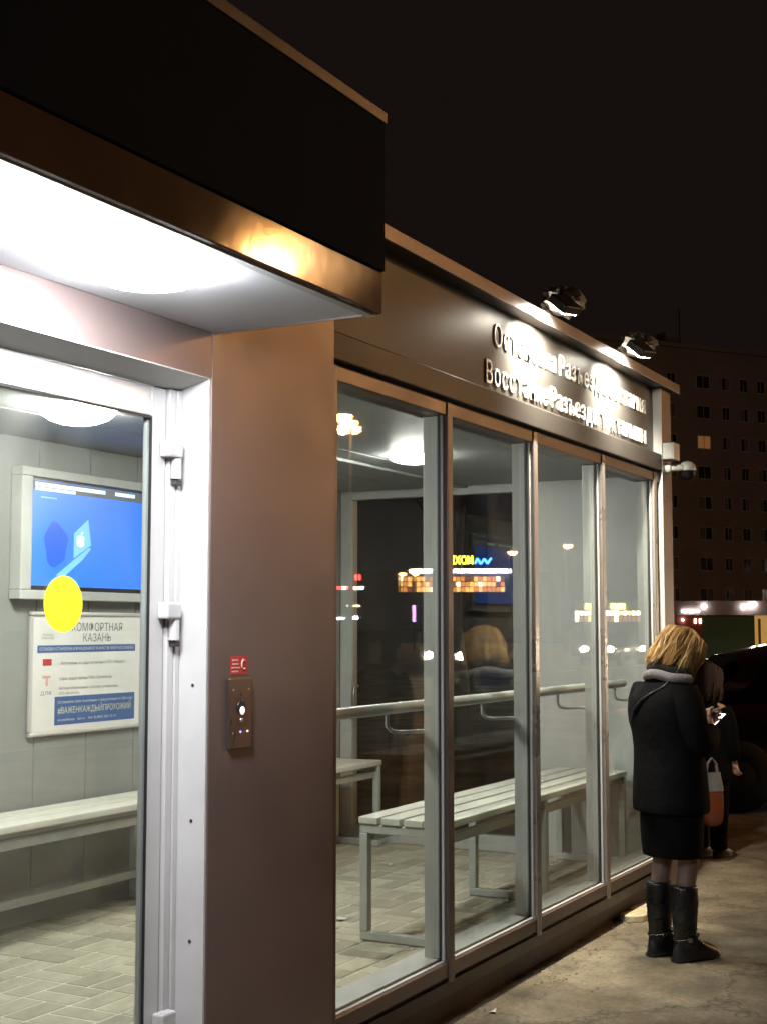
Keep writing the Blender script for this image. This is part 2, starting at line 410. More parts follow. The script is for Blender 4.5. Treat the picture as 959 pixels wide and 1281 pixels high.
# skirting
B(1.06, 8.30, YB - .02, YB - .001, ZF, ZF + .09).build('skirting', 'wall_grey', sh, bevel=.003)
# far end wall: opaque part by the windows, glazed part towards the back
ew = B(XE + .002, XE + .1, 2.62, 3.43, 0, 3.10).build('end_wall', 'end_grey', sh)
B(XE - .006, XE + .001, 2.625, 3.03, ZF, ZC).build('wall_panel', 'end_grey', ew, bevel=.002)
B(XE - .006, XE + .001, 3.034, 3.43, ZF, ZC).build('wall_panel', 'end_grey', ew, bevel=.002)
B(XE + .002, XE + .1, 3.431, YB + .01, 2.58, 3.10).build('end_lintel', 'end_grey', sh)
B(XE - .004, XE + .08, 4.757, YB - .002, ZF, 2.579).build('end_frame', 'pale_grey', sh, bevel=.004)
eg = B(XE - .02, XE + .06, 3.432, 3.49, ZF, 2.579).build('end_frame', 'pale_grey', sh, bevel=.004)
B(XE - .02, XE + .06, 3.491, 4.756, ZF, ZF + .10).build('end_frame', 'pale_grey', sh, bevel=.004)
B(XE - .02, XE + .06, 3.491, 4.756, 2.525, 2.579).build('end_frame', 'pale_grey', sh, bevel=.004)
B(XE + .02, XE + .028, 3.49, 4.757, ZF + .1, 2.526).build('end_pane', 'end_glass', sh)
h = MB().tube([(XE - .02, 4.70, 1.06), (XE - .07, 4.70, 1.06), (XE - .07, 4.70, 1.22), (XE - .02, 4.70, 1.22)], .011); h.build('door_handle', 'steel', sh)
# near end (left of the picture)
B(.95, 1.05, 2.62, 4.95, 0, 3.10).build('end_wall', 'brown_panel', sh)
# ceiling in three strips, roof slab
ce = B(1.05, 8.45, 2.63, 4.95, ZC + .01, ZC + .05).build('ceiling', 'ceiling_grey', sh)
for y0, y1 in ((2.63, 3.66), (3.672, 4.26), (4.272, 4.849)):
    B(1.06, 8.349, y0, y1, ZC, ZC + .0095).build('ceiling_panel', 'ceiling_grey', ce, bevel=.002)
B(1.06, 8.34, 3.85, 3.885, ZC - .018, ZC - .0005).build('cable_trunking', 'ceiling_grey', sh, bevel=.003)
roof = B(.95, 8.452, 2.425, 5.0, 3.112, 3.160).build('roof', 'brown_frame', sh, bevel=.004)
B(.95, 8.456, 2.413, 2.4245, 3.108, 3.168).build('roof_cap', 'brown_frame', roof, bevel=.003)
# window wall
B(4.05, 8.37, 2.545, 2.655, 0, .199).build('plinth', 'plinth', sh)
B(4.05, 8.153, 2.525, 2.5445, .095, .150).build('plinth_trim', 'dark_metal', sh)
B(4.05, 8.153, 2.468, 2.60, .2, .258).build('sill', 'brown_frame', sh, bevel=.003)
B(4.05, 8.153, 2.478, 2.492, .2581, .266).build('sill_bead', 'silver', sh)
B(4.05, 8.34, 2.601, 2.657, ZF, .262).build('inner_sill', 'pale_grey', sh, bevel=.004)
B(4.05, 8.34, 2.512, 2.6005, .2585, .268).build('inner_sill', 'pale_grey', sh)
B(4.05, 8.153, 2.468, 2.60, 2.518, 2.574).build('window_head', 'brown_frame', sh, bevel=.003)
MX = [4.19, 5.157, 6.118, 7.108, 8.06]
for i, x in enumerate(MX):
    mu = B(x - .026, x + .026, 2.462, 2.4995, .178 if i else .2, 2.5745).build('mullion', 'mullion_metal' if i > 1 else 'brown_frame', sh, bevel=.004)
    B(x - .026, x + .026, 2.509, 2.578, .269, 2.517).build('mullion_back', 'pale_grey', mu, bevel=.003)
    B(x - .040, x - .0265, 2.480, 2.497, .267, 2.517).build('glazing_bead', 'silver', mu, bevel=.002)
    B(x - .046, x - .0402, 2.490, 2.498, .267, 2.517).build('gasket', 'black_rubber', mu)
    B(x + .0265, x + .033, 2.488, 2.497, .267, 2.517).build('gasket', 'black_rubber', mu)
for a, b in zip(MX[:-1], MX[1:]):
    B(a + .01, b - .01, 2.4997, 2.5057, .260, 2.522).build('window_pane', 'shop_glass', sh)
# fascia with the raised letters
fa = B(4.05, 8.153, 2.50, 2.62, 2.693, 3.111).build('sign_fascia', 'sign_panel', sh)
B(4.05, 8.150, 2.446, 2.62, 2.586, 2.692).build('fascia_ledge', 'sign_panel', sh, bevel=.006)
B(4.05, 8.150, 2.49, 2.62, 2.5746, 2.5858).build('fascia_groove', 'black_rubber', sh)
def raised(txt, x0, x1, zb, cap):
    ch = []; x = 0
    for t in txt:
        if t == ' ': x += .24; continue
        me = FONT.get(t)
        if me is None: me = FONT[t] = glyph_mesh(t, 1.0, .035, .0)
        vx = [v.co.x for v in me.vertices]; a, b = min(vx), max(vx)
        ch.append((t, me, x - a)); x += (b - a) + .19
    sx = (x1 - x0) / (x - .19); sy = cap / .72
    for t, me, dx in ch:
        m2 = me.copy(); m2.materials.clear(); m2.materials.append(MATS['letter_white'])
        for v in m2.vertices:
            v.co = Vector((x0 + (v.co.x + dx) * sx, 2.4955 - v.co.z * .11, zb + v.co.y * sy)) - OFF[sh.name]
        o = bpy.data.objects.new('letter', m2); COL.objects.link(o); o.parent = fa
raised('Восстание Разъезды тукталышы', 5.605, 7.985, 2.738, .108)
raised('Остановка Разъезд Восстания', 5.70, 7.985, 2.925, .108)
# corner fin
fin = B(8.166, 8.37, 2.45, 2.62, 0, 3.108).build('corner_post', 'brown_panel', sh, bevel=.004)
B(8.157, 8.1655, 2.447, 2.619, 0, 3.107).build('post_side', 'silver', fin, bevel=.002)
# entrance block: pillar, lintel, jamb
pil = B(3.352, 4.085, YP, 2.62, 0, 3.108).build('pillar', 'brown_panel', sh, bevel=.003)
B(3.352, 3.418, YP - .0012, YP - .0001, .05, 3.1).build('corner_strip', 'brown_panel', pil)
B(3.3395, 3.3515, YP + .002, 2.518, .05, 2.374).build('jamb', 'silver', sh, bevel=.002)
B(1.9, 3.351, YP + .001, 2.52, 2.379, 3.107).build('lintel', 'brown_panel', sh)
MB().hexa([(1.9, YP + .002, 2.3745), (3.351, YP + .002, 2.3745), (3.351, 2.52, 2.346), (1.9, 2.52, 2.346)],
          [(1.9, YP + .002, 2.3785), (3.351, YP + .002, 2.3785), (3.351, 2.52, 2.3785), (1.9, 2.52, 2.3785)]).build('drip_flashing', 'pale_grey', sh)
B(1.05, 1.899, YP, 2.62, 0, 3.108).build('pillar', 'brown_panel', sh, bevel=.003)
B(1.2, 4.0, 2.30, 2.66, 0, .145).build('threshold', 'concrete', sh, bevel=.01)
# glass door
door = B(3.208, 3.278, 2.515, 2.549, .17, 2.343).build('door', 'silver', sh, bevel=.004)
B(2.26, 2.33, 2.515, 2.549, .17, 2.343).build('stile', 'silver', door, bevel=.004)
B(2.331, 3.2075, 2.515, 2.549, 2.252, 2.343).build('rail', 'silver', door, bevel=.004)
B(2.331, 3.2075, 2.515, 2.549, .17, .26).build('rail', 'silver', door, bevel=.004)
B(3.2005, 3.2078, 2.513, 2.5185, .26, 2.252).build('gasket', 'black_rubber', door)
B(2.331, 3.2003, 2.513, 2.5185, 2.244, 2.2518).build('gasket', 'black_rubber', door)
B(3.198, 3.2078, 2.5245, 2.538, .26, 2.244).build('bead', 'silver', door, bevel=.002)
B(2.33, 3.2075, 2.519, 2.524, .255, 2.256).build('door_pane', 'shop_glass', door)
B(3.284, 3.315, 2.505, 2.57, .16, 2.345).build('door_frame', 'silver', sh, bevel=.003)
B(3.317, 3.3392, 2.50, 2.57, .16, 2.345).build('door_frame', 'silver', sh, bevel=.003)
B(3.2785, 3.2838, 2.53, 2.56, .17, 2.343).build('door_gap', 'black_rubber', sh)
B(3.3152, 3.3168, 2.53, 2.56, .17, 2.343).build('door_gap', 'black_rubber', sh)
B(1.9, 2.255, 2.505, 2.57, .16, 2.345).build('door_frame', 'silver', sh, bevel=.003)
for z in (2.13, 1.645, .455):
    hg = MB().tube([(3.297, 2.490, z - .06), (3.297, 2.490, z)], .0165, 16); hg = hg.build('hinge', 'silver', door)
    B(3.245, 3.311, 2.473, 2.514, z + .003, z + .052).build('hinge_leaf', 'silver', hg, bevel=.006)
    B(3.29, 3.322, 2.485, 2.504, z - .08, z - .062).build('hinge_foot', 'dark_metal', hg, bevel=.003)
for z in (.7, 1.05, 1.45):
    MB().lathe((3.3394, 2.45, z), [(.005, 0), (.005, .002)], (-1, 0, 0), 10).build('screw', 'dark_metal', sh)
h = MB().tube([(2.29, 2.513, 1.0), (2.29, 2.46, 1.0), (2.29, 2.46, 1.45), (2.29, 2.513, 1.45)], .014); h.build('door_handle', 'steel', door)
# canopy
CX = 3.350
cp = B(1.10, CX, 1.835, 2.398, 2.535, 3.095).build('canopy', 'dark_fascia', sh)
B(1.10, CX + .003, 1.803, 1.8345, 2.634, 3.066).build('upper_fascia', 'dark_fascia', cp, bevel=.003)
B(1.10, CX + .002, 1.812, 1.8343, 2.512, 2.631).build('lower_band', 'canopy_band', cp, bevel=.003)
B(1.10, CX + .006, 1.797, 1.8342, 3.067, 3.101).build('canopy_cap', 'brown_frame', cp, bevel=.003)
B(1.10, CX - .002, 1.8346, 2.397, 2.518, 2.5345).build('soffit_panel', 'soffit', cp)
B(1.10, CX + .001, 1.8344, 1.862, 2.508, 2.5178).build('drip_lip', 'pale_grey', cp)
B(CX - .0015, CX + .003, 1.8346, 2.397, 2.512, 3.09).build('end_panel', 'brown_frame', cp)

# ------------------------------------------------------------------ handrail
hr = thing('handrail', 'pale grey tubular handrail running along the inside of the windows', 'handrail', (6.1, 2.70, ZF))
MB().tube([(4.1, 2.70, 1.285), (8.10, 2.70, 1.285)], .024, 16).build('rail', 'pale_grey', hr)
for x in MX[1:]:
    xx = x - .12
    MB().tube([(xx, 2.70, 1.262), (xx, 2.70, 1.215), (xx + .012, 2.69, 1.195), (xx + .04, 2.672, 1.188), (x - .01, 2.630, 1.188), (x, 2.576, 1.188)], .0085, 10).build('bracket', 'pale_grey', hr)

# ------------------------------------------------------------------ benches
def bench(label, x0, x1, y0, y1, h, legs, slats, gap_rail=True, group='benches in the shelter'):
    b = thing('bench', label, 'bench', ((x0 + x1) / 2, (y0 + y1) / 2, ZF), 0, group)
    zt = ZF + h; wd = (y1 - y0 - .018 * (slats - 1)) / slats
    for i in range(slats):
        ya = y0 + i * (wd + .018)
        B(x0 - .01, x1 + .01, ya, ya + wd, zt - .035, zt + random.uniform(-.002, .002)).build('slat', 'slat_paint', b, bevel=.006)
    t = .042
    for y in (y0 + .03, y1 - .03 - t):
        B(x0 + t, x1 - t, y, y + t, zt - .115, zt - .115 + t).build('long_rail', 'bench_paint', b, bevel=.004)
    for i, x in enumerate(legs):
        B(x, x + t, y0 + .002, y1 - .002, zt - .036 - t, zt - .036).build('cross_bar', 'bench_paint', b, bevel=.004)
        for y in (y0 + .002, y1 - .002 - t):
            B(x, x + t, y, y + t, ZF + t, zt - .0365 - t).build('leg', 'bench_paint', b, bevel=.004)
        B(x, x + t, y0 + .002, y1 - .002, ZF + .003, ZF + t - .0005).build('foot_bar', 'bench_paint', b, bevel=.004)
    return b
bench('pale slatted bench with square tube frame standing along the windows', 5.70, 8.28, 2.745, 3.205, .575, (5.70, 6.92, 8.236), 4)
b2 = bench('long cream slatted bench along the back wall under the screen', 2.2, 8.18, 4.43, 4.80, .572, (2.3, 4.1, 5.98, 8.138), 3)
B(2.3, 8.1, 4.72, 4.762, ZF + .12, ZF + .162).build('stretcher', 'bench_paint', b2, bevel=.004)

# ------------------------------------------------------------------ lamps
def dome_lamp(name, label, cat, x, y, z, r, hgt, mat, group, frame='white_plastic', sx=1.0):
    t = thing(name, label, cat, (x, y, z), 0, group)
    MB().lathe((x, y, z), [(r - .004, 0), (r - .004, -.008), (r - .006, -.010)], (0, 0, 1), 32).build('base', frame, t)
    pr = [(r, -.0105)] + [(r * math.cos(a), -.010 - hgt * math.sin(a)) for a in [R(q) for q in (15, 30, 45, 60, 75, 87)]]
    MB().lathe((x, y, z), pr, (0, 0, 1), 32).build('diffuser', mat, t)
    return t
dome_lamp('canopy_lamp', 'round white lamp glaring under the canopy, nearer the pillar', 'lamp', 2.62, 2.075, 2.5175, .16, .05, 'lamp_cool', 'lamps under the canopy')
dome_lamp('canopy_lamp', 'round white lamp glaring under the canopy at the left picture edge', 'lamp', 2.16, 2.06, 2.5175, .16, .05, 'lamp_cool', 'lamps under the canopy')
dome_lamp('ceiling_lamp', 'round ceiling lamp seen through the glass door', 'lamp', 4.50, 3.93, ZC, .17, .08, 'lamp_ceiling', 'ceiling lamps inside the shelter')
dome_lamp('ceiling_lamp', 'round ceiling lamp seen through the first window', 'lamp', 6.72, 3.43, ZC, .14, .04, 'lamp_ceiling', 'ceiling lamps inside the shelter')
def flood(x, label, tw):
    t = thing('floodlight', label, 'floodlight', (x, 2.44, 3.168), 0, 'floodlights on the roof edge')
    z = 3.168
    MB().bar((x + .16, 2.46, z), (x + .10, 2.36, z + .05), .03, .012).build('bracket', 'dark_metal', t)
    # housing tilted down towards the sign
    c0 = Vector((x, 2.300, z - .012)); n = Vector((.17, .66, -.73)).normalized(); sd = Vector((1, 0, 0)); u = n.cross(sd).normalized(); sd = u.cross(n)
    q = [c0 + sd * a * .085 + u * b * .055 for a, b in ((-1, -1), (1, -1), (1, 1), (-1, 1))]
    MB().hexa([p - n * .045 for p in q], q).build('housing', 'dark_metal', t, bevel=.006)
    q2 = [c0 + sd * a * .075 + u * b * .045 + n * .002 for a, b in ((-1, -1), (1, -1), (1, 1), (-1, 1))]
    MB().hexa(q2, [p + n * .003 for p in q2]).build('lens', 'lamp_flood', t)
    # crumpled plastic wrapped over the housing
    random.seed(int(x * 10)); bm = bmesh.new(); bmesh.ops.create_icosphere(bm, subdivisions=3, radius=1.0)
    for v in bm.verts:
        k = random.uniform(.84, 1.02) + .22 * math.sin(7 * v.co.x + 5 * v.co.z) * math.cos(6 * v.co.y - 3 * v.co.z)
        p = Vector((v.co.x * .145 * k, v.co.y * .10 * k, v.co.z * .072 * k)); v.co = Vector((x + .17, 2.36, z + .065)) + p - OFF[t.name]
        if v.co.z < .004 and v.co.y > -.03: v.co.z = .004 + random.uniform(0, .01)
    me = bpy.data.meshes.new('plastic_wrap'); bm.to_mesh(me); bm.free(); me.materials.append(MATS['plastic_bag'])
    o = bpy.data.objects.new('plastic_wrap', me); COL.objects.link(o); o.parent = t
    ld = bpy.data.lights.new('flood_light', 'SPOT'); ld.energy = 540; ld.spot_size = R(128); ld.spot_blend = .9; ld.color = (1, .92, .74); ld.shadow_soft_size = .03
    lo = bpy.data.objects.new('flood_light', ld); COL.objects.link(lo); lo.parent = t
    lo.location = c0 + n * .035 - OFF[t.name]; lo.rotation_euler = n.to_track_quat('-Z', 'Y').to_euler()
flood(6.08, 'plastic wrapped floodlight on the roof edge, nearer the canopy', 0)
flood(7.26, 'plastic wrapped floodlight on the roof edge, nearer the corner post', 0)
random.seed(5)

# ------------------------------------------------------------------ wall fittings
ic = thing('intercom', 'narrow brown metal intercom plate with round camera on the pillar', 'intercom', (3.507, YP, 1.25))
y = YP - .0005
B(3.447, 3.567, y - .010, y, 1.252, 1.467).build('plate', 'intercom_steel', ic, bevel=.003)
MB().lathe((3.507, y - .010, 1.378), [(.022, 0), (.022, .003), (.017, .005)], (0, -1, 0), 24).build('camera_ring', 'black_plastic', ic)
MB().lathe((3.507, y - .0151, 1.368), [(.013, 0), (.008, .004), (.002, .005)], (0, -1, 0), 20).build('camera_lens', 'intercom_white', ic)
MB().lathe((3.507, y - .010, 1.338), [(.008, 0), (.008, .004), (.006, .006)], (0, -1, 0), 16).build('call_button', 'steel', ic)
MB().lathe((3.505, y - .010, 1.303), [(.004, 0), (.003, .002)], (0, -1, 0), 12).build('indicator', 'intercom_blue', ic)
MB().lathe((3.543, y - .010, 1.303), [(.0035, 0), (.003, .002)], (0, -1, 0), 12).build('indicator', 'intercom_white', ic)
for x, z in ((3.465, 1.432), (3.549, 1.432), (3.465, 1.300)):
    MB().lathe((x, y - .010, z), [(.004, 0), (.003, .0015)], (0, -1, 0), 10).build('screw', 'steel', ic)
st = thing('sticker', 'small red square sticker with handset symbol above the intercom', 'sticker', (3.509, YP, 1.48))
B(3.464, 3.554, YP - .0012, YP - .0002, 1.478, 1.534).build('sheet', 'red_print', st)
for i, (a, b) in enumerate(((3.472, 3.502), (3.472, 3.504), (3.467, 3.514), (3.470, 3.503))):
    B(a, b, YP - .0022, YP - .0013, 1.5195 - i * .0115, 1.5245 - i * .0115).build('text_line', 'pink_print', st)
MB().tube([(3.540, YP - .002, 1.496), (3.530, YP - .002, 1.493), (3.522, YP - .002, 1.503), (3.522, YP - .002, 1.515), (3.530, YP - .002, 1.523), (3.540, YP - .002, 1.520)], .0025, 8).build('handset_mark', 'pink_print', st)
ys = thing('round_sticker', 'yellow round warning sticker on the door glass', 'sticker', (2.840, 2.518, 1.61))
MB().lathe((2.840, 2.5180, 1.686), [(.0765, 0), (.0765, .001)], (0, -1, 0), 48).build('disc', 'yellow_vinyl', ys)
# screen on the back wall
tv = thing('television', 'flat television in a grey box housing showing a blue page with a laptop', 'television', (5.76, YB, 1.75))
yT = YB - .075
B(5.07, 6.33, yT, YB - .001, 1.765, 1.812).build('housing', 'pale_grey', tv, bevel=.004)
B(5.07, 6.33, yT, YB - .001, 2.385, 2.43).build('housing', 'pale_grey', tv, bevel=.004)
B(5.07, 5.148, yT, YB - .001, 1.8125, 2.3845).build('housing', 'pale_grey', tv, bevel=.004)
B(6.25, 6.33, yT, YB - .001, 1.8125, 2.3845).build('housing', 'pale_grey', tv, bevel=.004)
B(5.1485, 6.2495, YB - .05, YB - .002, 1.8125, 2.3845).build('bezel', 'black_plastic', tv)
yS = YB - .0505
scr = B(5.172, 6.244, yS - .002, yS, 1.835, 2.372).build('screen', 'screen_blue', tv)
def flat(poly, mat, name, par, y, d=.0006): return MB().prism(poly, 'y', y - d, y).build(name, mat, par)
rc = lambda a, b, c_, d: [(a, c_), (b, c_), (b, d), (a, d)]
yS -= .0022
flat(rc(5.173, 6.243, 2.318, 2.370), 'screen_grey', 'menu_bar', scr, yS)
flat(rc(5.187, 5.727, 2.340, 2.360), 'screen_white', 'address_bar', scr, yS - .0008)
flat(rc(5.807, 5.977, 2.340, 2.360), 'screen_white', 'address_bar', scr, yS - .0008)
flat(rc(5.187, 5.487, 2.320, 2.335), 'screen_white', 'tab_bar', scr, yS - .0008)
flat(rc(5.227, 5.347, 2.283, 2.290), 'screen_light', 'page_title', scr, yS)
flat([(5.482, 1.985), (5.482, 2.115), (5.592, 2.195), (5.619, 2.060)], 'screen_light', 'laptop_lid', scr, yS)
flat([(5.347, 1.890), (5.417, 1.890), (5.547, 1.975), (5.619, 2.040), (5.602, 2.046), (5.507, 1.990)], 'screen_light', 'laptop_base', scr, yS)
blob = [(5.347 + .085 * math.cos(t) * (1 + .12 * math.sin(5 * t)), 2.05 + .115 * math.sin(t) * (1 + .1 * math.cos(3 * t))) for t in [2 * math.pi * i / 22 for i in range(22)]]
flat(blob, 'screen_dark', 'picture_blot', scr, yS)
apl = []
for i in range(28):
    t = 2 * math.pi * i / 28; r = .034 * (1 - .22 * max(0, math.cos(t - math.pi / 2)) ** 6 - .10 * max(0, math.cos(t + math.pi / 2)) ** 8 - .26 * max(0, math.cos(t)) ** 14)
    apl.append((5.535 + r * math.cos(t) * .95, 2.078 + r * math.sin(t) * 1.05))
flat(apl, 'screen_white', 'lid_emblem', scr, yS - .0008)
flat([(5.537, 2.112), (5.541, 2.124), (5.553, 2.128), (5.549, 2.116)], 'screen_white', 'lid_emblem', scr, yS - .0008)
# notice board
nb = thing('notice_board', 'white framed notice board with blue bands on the back wall', 'notice board', (5.74, YB, 1.08))
x0, x1, z0, z1 = 5.210, 6.19, 1.072, 1.705; yN = YB - .024
for a in ((x0, x1, z0, z0 + .022), (x0, x1, z1 - .022, z1)): B(a[0], a[1], yN, YB - .001, a[2], a[3]).build('frame', 'silver', nb, bevel=.008)
for a in ((x0, x0 + .022), (x1 - .022, x1)): B(a[0], a[1], yN, YB - .001, z0 + .0225, z1 - .0225).build('frame', 'silver', nb, bevel=.008)
sheet = B(x0 + .0225, x1 - .0225, yN + .010, YB - .001, z0 + .0225, z1 - .0225).build('sheet', 'paper', nb)
yq = yN + .0098
flat(rc(5.268, 6.049, 1.495, 1.533), 'blue_print', 'band', sheet, yq)
flat(rc(5.403, 6.049, 1.122, 1.268), 'blue_print', 'band', sheet, yq)
def line(t, xa, xb, zb, cap, mat): place_text('lettering', t, (xa, yq - .0012, zb), (1, 0, 0), xb - xa, cap, mat, sheet, 0)
line('КОМФОРТНАЯ', 5.524, 5.933, 1.606, .042, 'grey_print'); line('КАЗАНЬ', 5.614, 5.840, 1.550, .042, 'grey_print')
line('ОСТАНОВКА УСТАНОВЛЕНА И ФУНКЦИОНИРУЕТ В КАЧЕСТВЕ ПИЛОТНОГО ПРОЕКТА', 5.282, 6.035, 1.506, .016, 'white_print')
line('Изготовлена из средств компании ООО «Эверест»', 5.445, 5.965, 1.432, .015, 'grey_print')
line('Связь предоставлена ПАО «Таттелеком»', 5.435, 5.854, 1.352, .015, 'grey_print')
line('Автоматизированная система установлена', 5.431, 5.905, 1.303, .014, 'grey_print'); line('ООО «Мегаполис»', 5.431, 5.594, 1.277, .014, 'grey_print')
line('Оставляйте свои пожелания и предложения по QR-коду', 5.426, 6.031, 1.232, .014, 'white_print')
line('#ВАЖЕНКАЖДЫЙПРОХОЖИЙ', 5.426, 6.017, 1.180, .032, 'pale_yellow_print')
line('vk.com/kazan   kzn.ru   тел. 8 (843) 202-10-12', 5.426, 5.891, 1.142, .013, 'white_print')
flat(rc(5.310, 5.375, 1.430, 1.463), 'red_print', 'logo_mark', sheet, yq)
flat(rc(5.310, 5.370, 1.365, 1.378), 'pink_print', 'logo_mark', sheet, yq); flat(rc(5.333, 5.350, 1.325, 1.3648), 'pink_print', 'logo_mark', sheet, yq)
line('ДЛЯ', 5.296, 5.375, 1.280, .018, 'grey_print'); line('КАЗАНЬ', 5.301, 5.380, 1.582, .010, 'grey_print'); line('МЭРИЯ ГОРОДА', 5.296, 5.389, 1.565, .010, 'grey_print')
# security camera and junction box on the corner post
sc_ = thing('security_camera', 'small white dome security camera on the corner post', 'camera', (8.32, 2.44, 2.60))
MB().lathe((8.26, 2.4495, 2.615), [(.032, 0), (.032, .02), (.022, .03)], (0, -1, 0), 18).build('mount', 'white_plastic', sc_)
MB().tube([(8.26, 2.42, 2.615), (8.28, 2.36, 2.615), (8.33, 2.345, 2.612)], .02, 12).build('arm', 'white_plastic', sc_)
MB().lathe((8.33, 2.34, 2.60), [(.004, .062), (.03, .055), (.05, .035), (.056, .005), (.056, 0)], (0, 0, 1), 20).build('hood', 'white_plastic', sc_)
MB().lathe((8.33, 2.34, 2.598), [(.050, 0), (.047, -.025), (.034, -.045), (.01, -.055)], (0, 0, 1), 20).build('dome', 'black_plastic', sc_)
jb = thing('junction_box', 'small pale grey junction box above the security camera', 'box', (8.22, 2.45, 2.66))
B(8.172, 8.30, 2.385, 2.4493, 2.662, 2.765).build('box', 'pale_grey', jb, bevel=.006); B(8.170, 8.302, 2.377, 2.3848, 2.660, 2.767).build('lid', 'white_plastic', jb, bevel=.004)

# ------------------------------------------------------------------ people
def skin(name, verts, edges, mat, parent, root=0, sub=2):
    me = bpy.data.meshes.new(name); me.from_pydata([v[0] for v in verts], edges, [])
    o = bpy.data.objects.new(name, me); COL.objects.link(o)
    md = o.modifiers.new('skin', 'SKIN'); md.use_smooth_shade = True
    for i, v in enumerate(verts):
        r = v[1] if isinstance(v[1], tuple) else (v[1], v[1])
        me.skin_vertices[0].data[i].radius = r
        me.skin_vertices[0].data[i].use_root = (i == root)
    s2 = o.modifiers.new('sub', 'SUBSURF'); s2.levels = sub; s2.render_levels = sub
    dg = bpy.context.evaluated_depsgraph_get(); m2 = bpy.data.meshes.new_from_object(o.evaluated_get(dg))
    bpy.data.objects.remove(o); m2.name = name; m2.materials.clear(); m2.materials.append(MATS[mat])
    m2.polygons.foreach_set('use_smooth', [True] * len(m2.polygons))
    p = bpy.data.objects.new(name, m2); COL.objects.link(p); p.parent = parent
    return p
def ell(cx, cy, z, rx, ry, n=28, wob=0.0, k=0, tilt=0.0, pw=2.0):
    out = []
    for j in range(n):
        t = 2 * math.pi * j / n; ct, s_ = math.cos(t), math.sin(t); e = 2 / pw
        x = math.copysign(abs(ct) ** e, ct); y = math.copysign(abs(s_) ** e, s_)
        q = 1 + wob * (math.sin(3 * t + k * 1.3) * .5 + math.sin(7 * t + k * 2.1) * .35 + math.sin(11 * t - k) * .25)
        out.append((cx + rx * x * q, cy + ry * y * q, z + tilt * ry * y))
    return out
def local(name, mb, mat, parent, **kw):
    """mesh given in the person's own coordinates (x right, y forward)"""
    off = OFF[parent.name if parent.name in OFF else parent.parent.name]
    mb.v = [tuple(Vector(v) + off) for v in mb.v]; return mb.build(name, mat, parent, **kw)
def hand(V, E, wrist, pal, thumb_dir, fwd, r=.011):
    """palm and five fingers as skin chains; returns nothing, appends to V and E"""
    w_ = len(V) - 1; wrist = Vector(wrist); pal = Vector(pal); f = Vector(fwd).normalized(); td = Vector(thumb_dir).normalized()
    V.append((tuple(pal), (.030, .016))); p_ = len(V) - 1; E.append((w_, p_))
    crl = f.cross(td).normalized()
    for i, (ln, o_) in enumerate(((.062, -.027), (.072, -.009), (.068, .009), (.052, .026))):
        b0 = pal + td * (-o_) + f * .035; b1 = b0 + f * ln * .5 + crl * .012; b2 = b1 + f * ln * .3 + crl * .030
        k = len(V); V.extend([(tuple(b0), r * .9), (tuple(b1), r * .82), (tuple(b2), r * .7)]); E.extend([(p_, k), (k, k + 1), (k + 1, k + 2)])
    b0 = pal + td * .034 - f * .01; b1 = b0 + td * .022 + f * .028; b2 = b1 + f * .030 + crl * .015
    k = len(V); V.extend([(tuple(b0), r), (tuple(b1), r * .9), (tuple(b2), r * .72)]); E.extend([(p_, k), (k, k + 1), (k + 1, k + 2)])
def head(parent, cx, cy, cz, s=1.0, pitch=0.0, mat='skin'):
    """cranium, jaw, nose, brow, lips, ears and eyes round the centre (cx, cy, cz), facing +y"""
    M = Matrix.Translation((cx, cy, cz)) @ Matrix.Rotation(pitch, 4, 'X')
    rings = []
    for z, rx, ry, oy in ((-.118, .022, .028, .052), (-.108, .038, .045, .040), (-.085, .055, .068, .024), (-.055, .064, .082, .010), (-.020, .070, .092, .002),
                          (.015, .074, .096, -.002), (.050, .075, .096, -.006), (.080, .068, .086, -.008), (.103, .050, .064, -.010), (.116, .024, .030, -.010)):
        rings.append([M @ Vector(p) * 1.0 for p in [(a * s, b * s, c_ * s) for a, b, c_ in ell(0, oy, z, rx, ry, 24)]])
    m = MB(); m.loft(rings)
    def sp(p, r, n=10):
        pr = [(r * math.sin(a), -r * math.cos(a)) for a in [math.pi * (i + .3) / (n - .4) for i in range(n)]]
        m.lathe(M @ (Vector(p) * s), [(q[0] * s, q[1] * s) for q in pr], (0, 0, 1), 12)
    m.tube([M @ (Vector(p) * s) for p in ((0, .088, .022), (0, .104, -.010), (0, .112, -.030), (0, .098, -.040))], [.008 * s, .011 * s, .014 * s, .010 * s], 10)
    for sx in (-1, 1):
        m.tube([M @ (Vector((sx * .072, .0, .015)) * s), M @ (Vector((sx * .082, -.012, .002)) * s), M @ (Vector((sx * .076, -.004, -.032)) * s)], [.010 * s, .014 * s, .008 * s], 8)
        m.tube([M @ (Vector((sx * .045, .076, .030)) * s), M @ (Vector((sx * .018, .092, .028)) * s)], [.007 * s, .008 * s], 8)
    m.tube([M @ (Vector((-.020, .082, -.066)) * s), M @ (Vector((0, .092, -.064)) * s), M @ (Vector((.020, .082, -.066)) * s)], [.004 * s, .008 * s, .004 * s], 8)
    o = local('head', m, mat, parent)
    for sx in (-1, 1):
        e = MB(); e.lathe(M @ (Vector((sx * .030, .076, .012)) * s), [(.004 * s, .011 * s), (.010 * s, .006 * s), (.012 * s, 0), (.010 * s, -.006 * s), (.004 * s, -.011 * s)], (0, 1, 0), 12)
        local('eye', e, 'black_plastic', o)
    return o, M

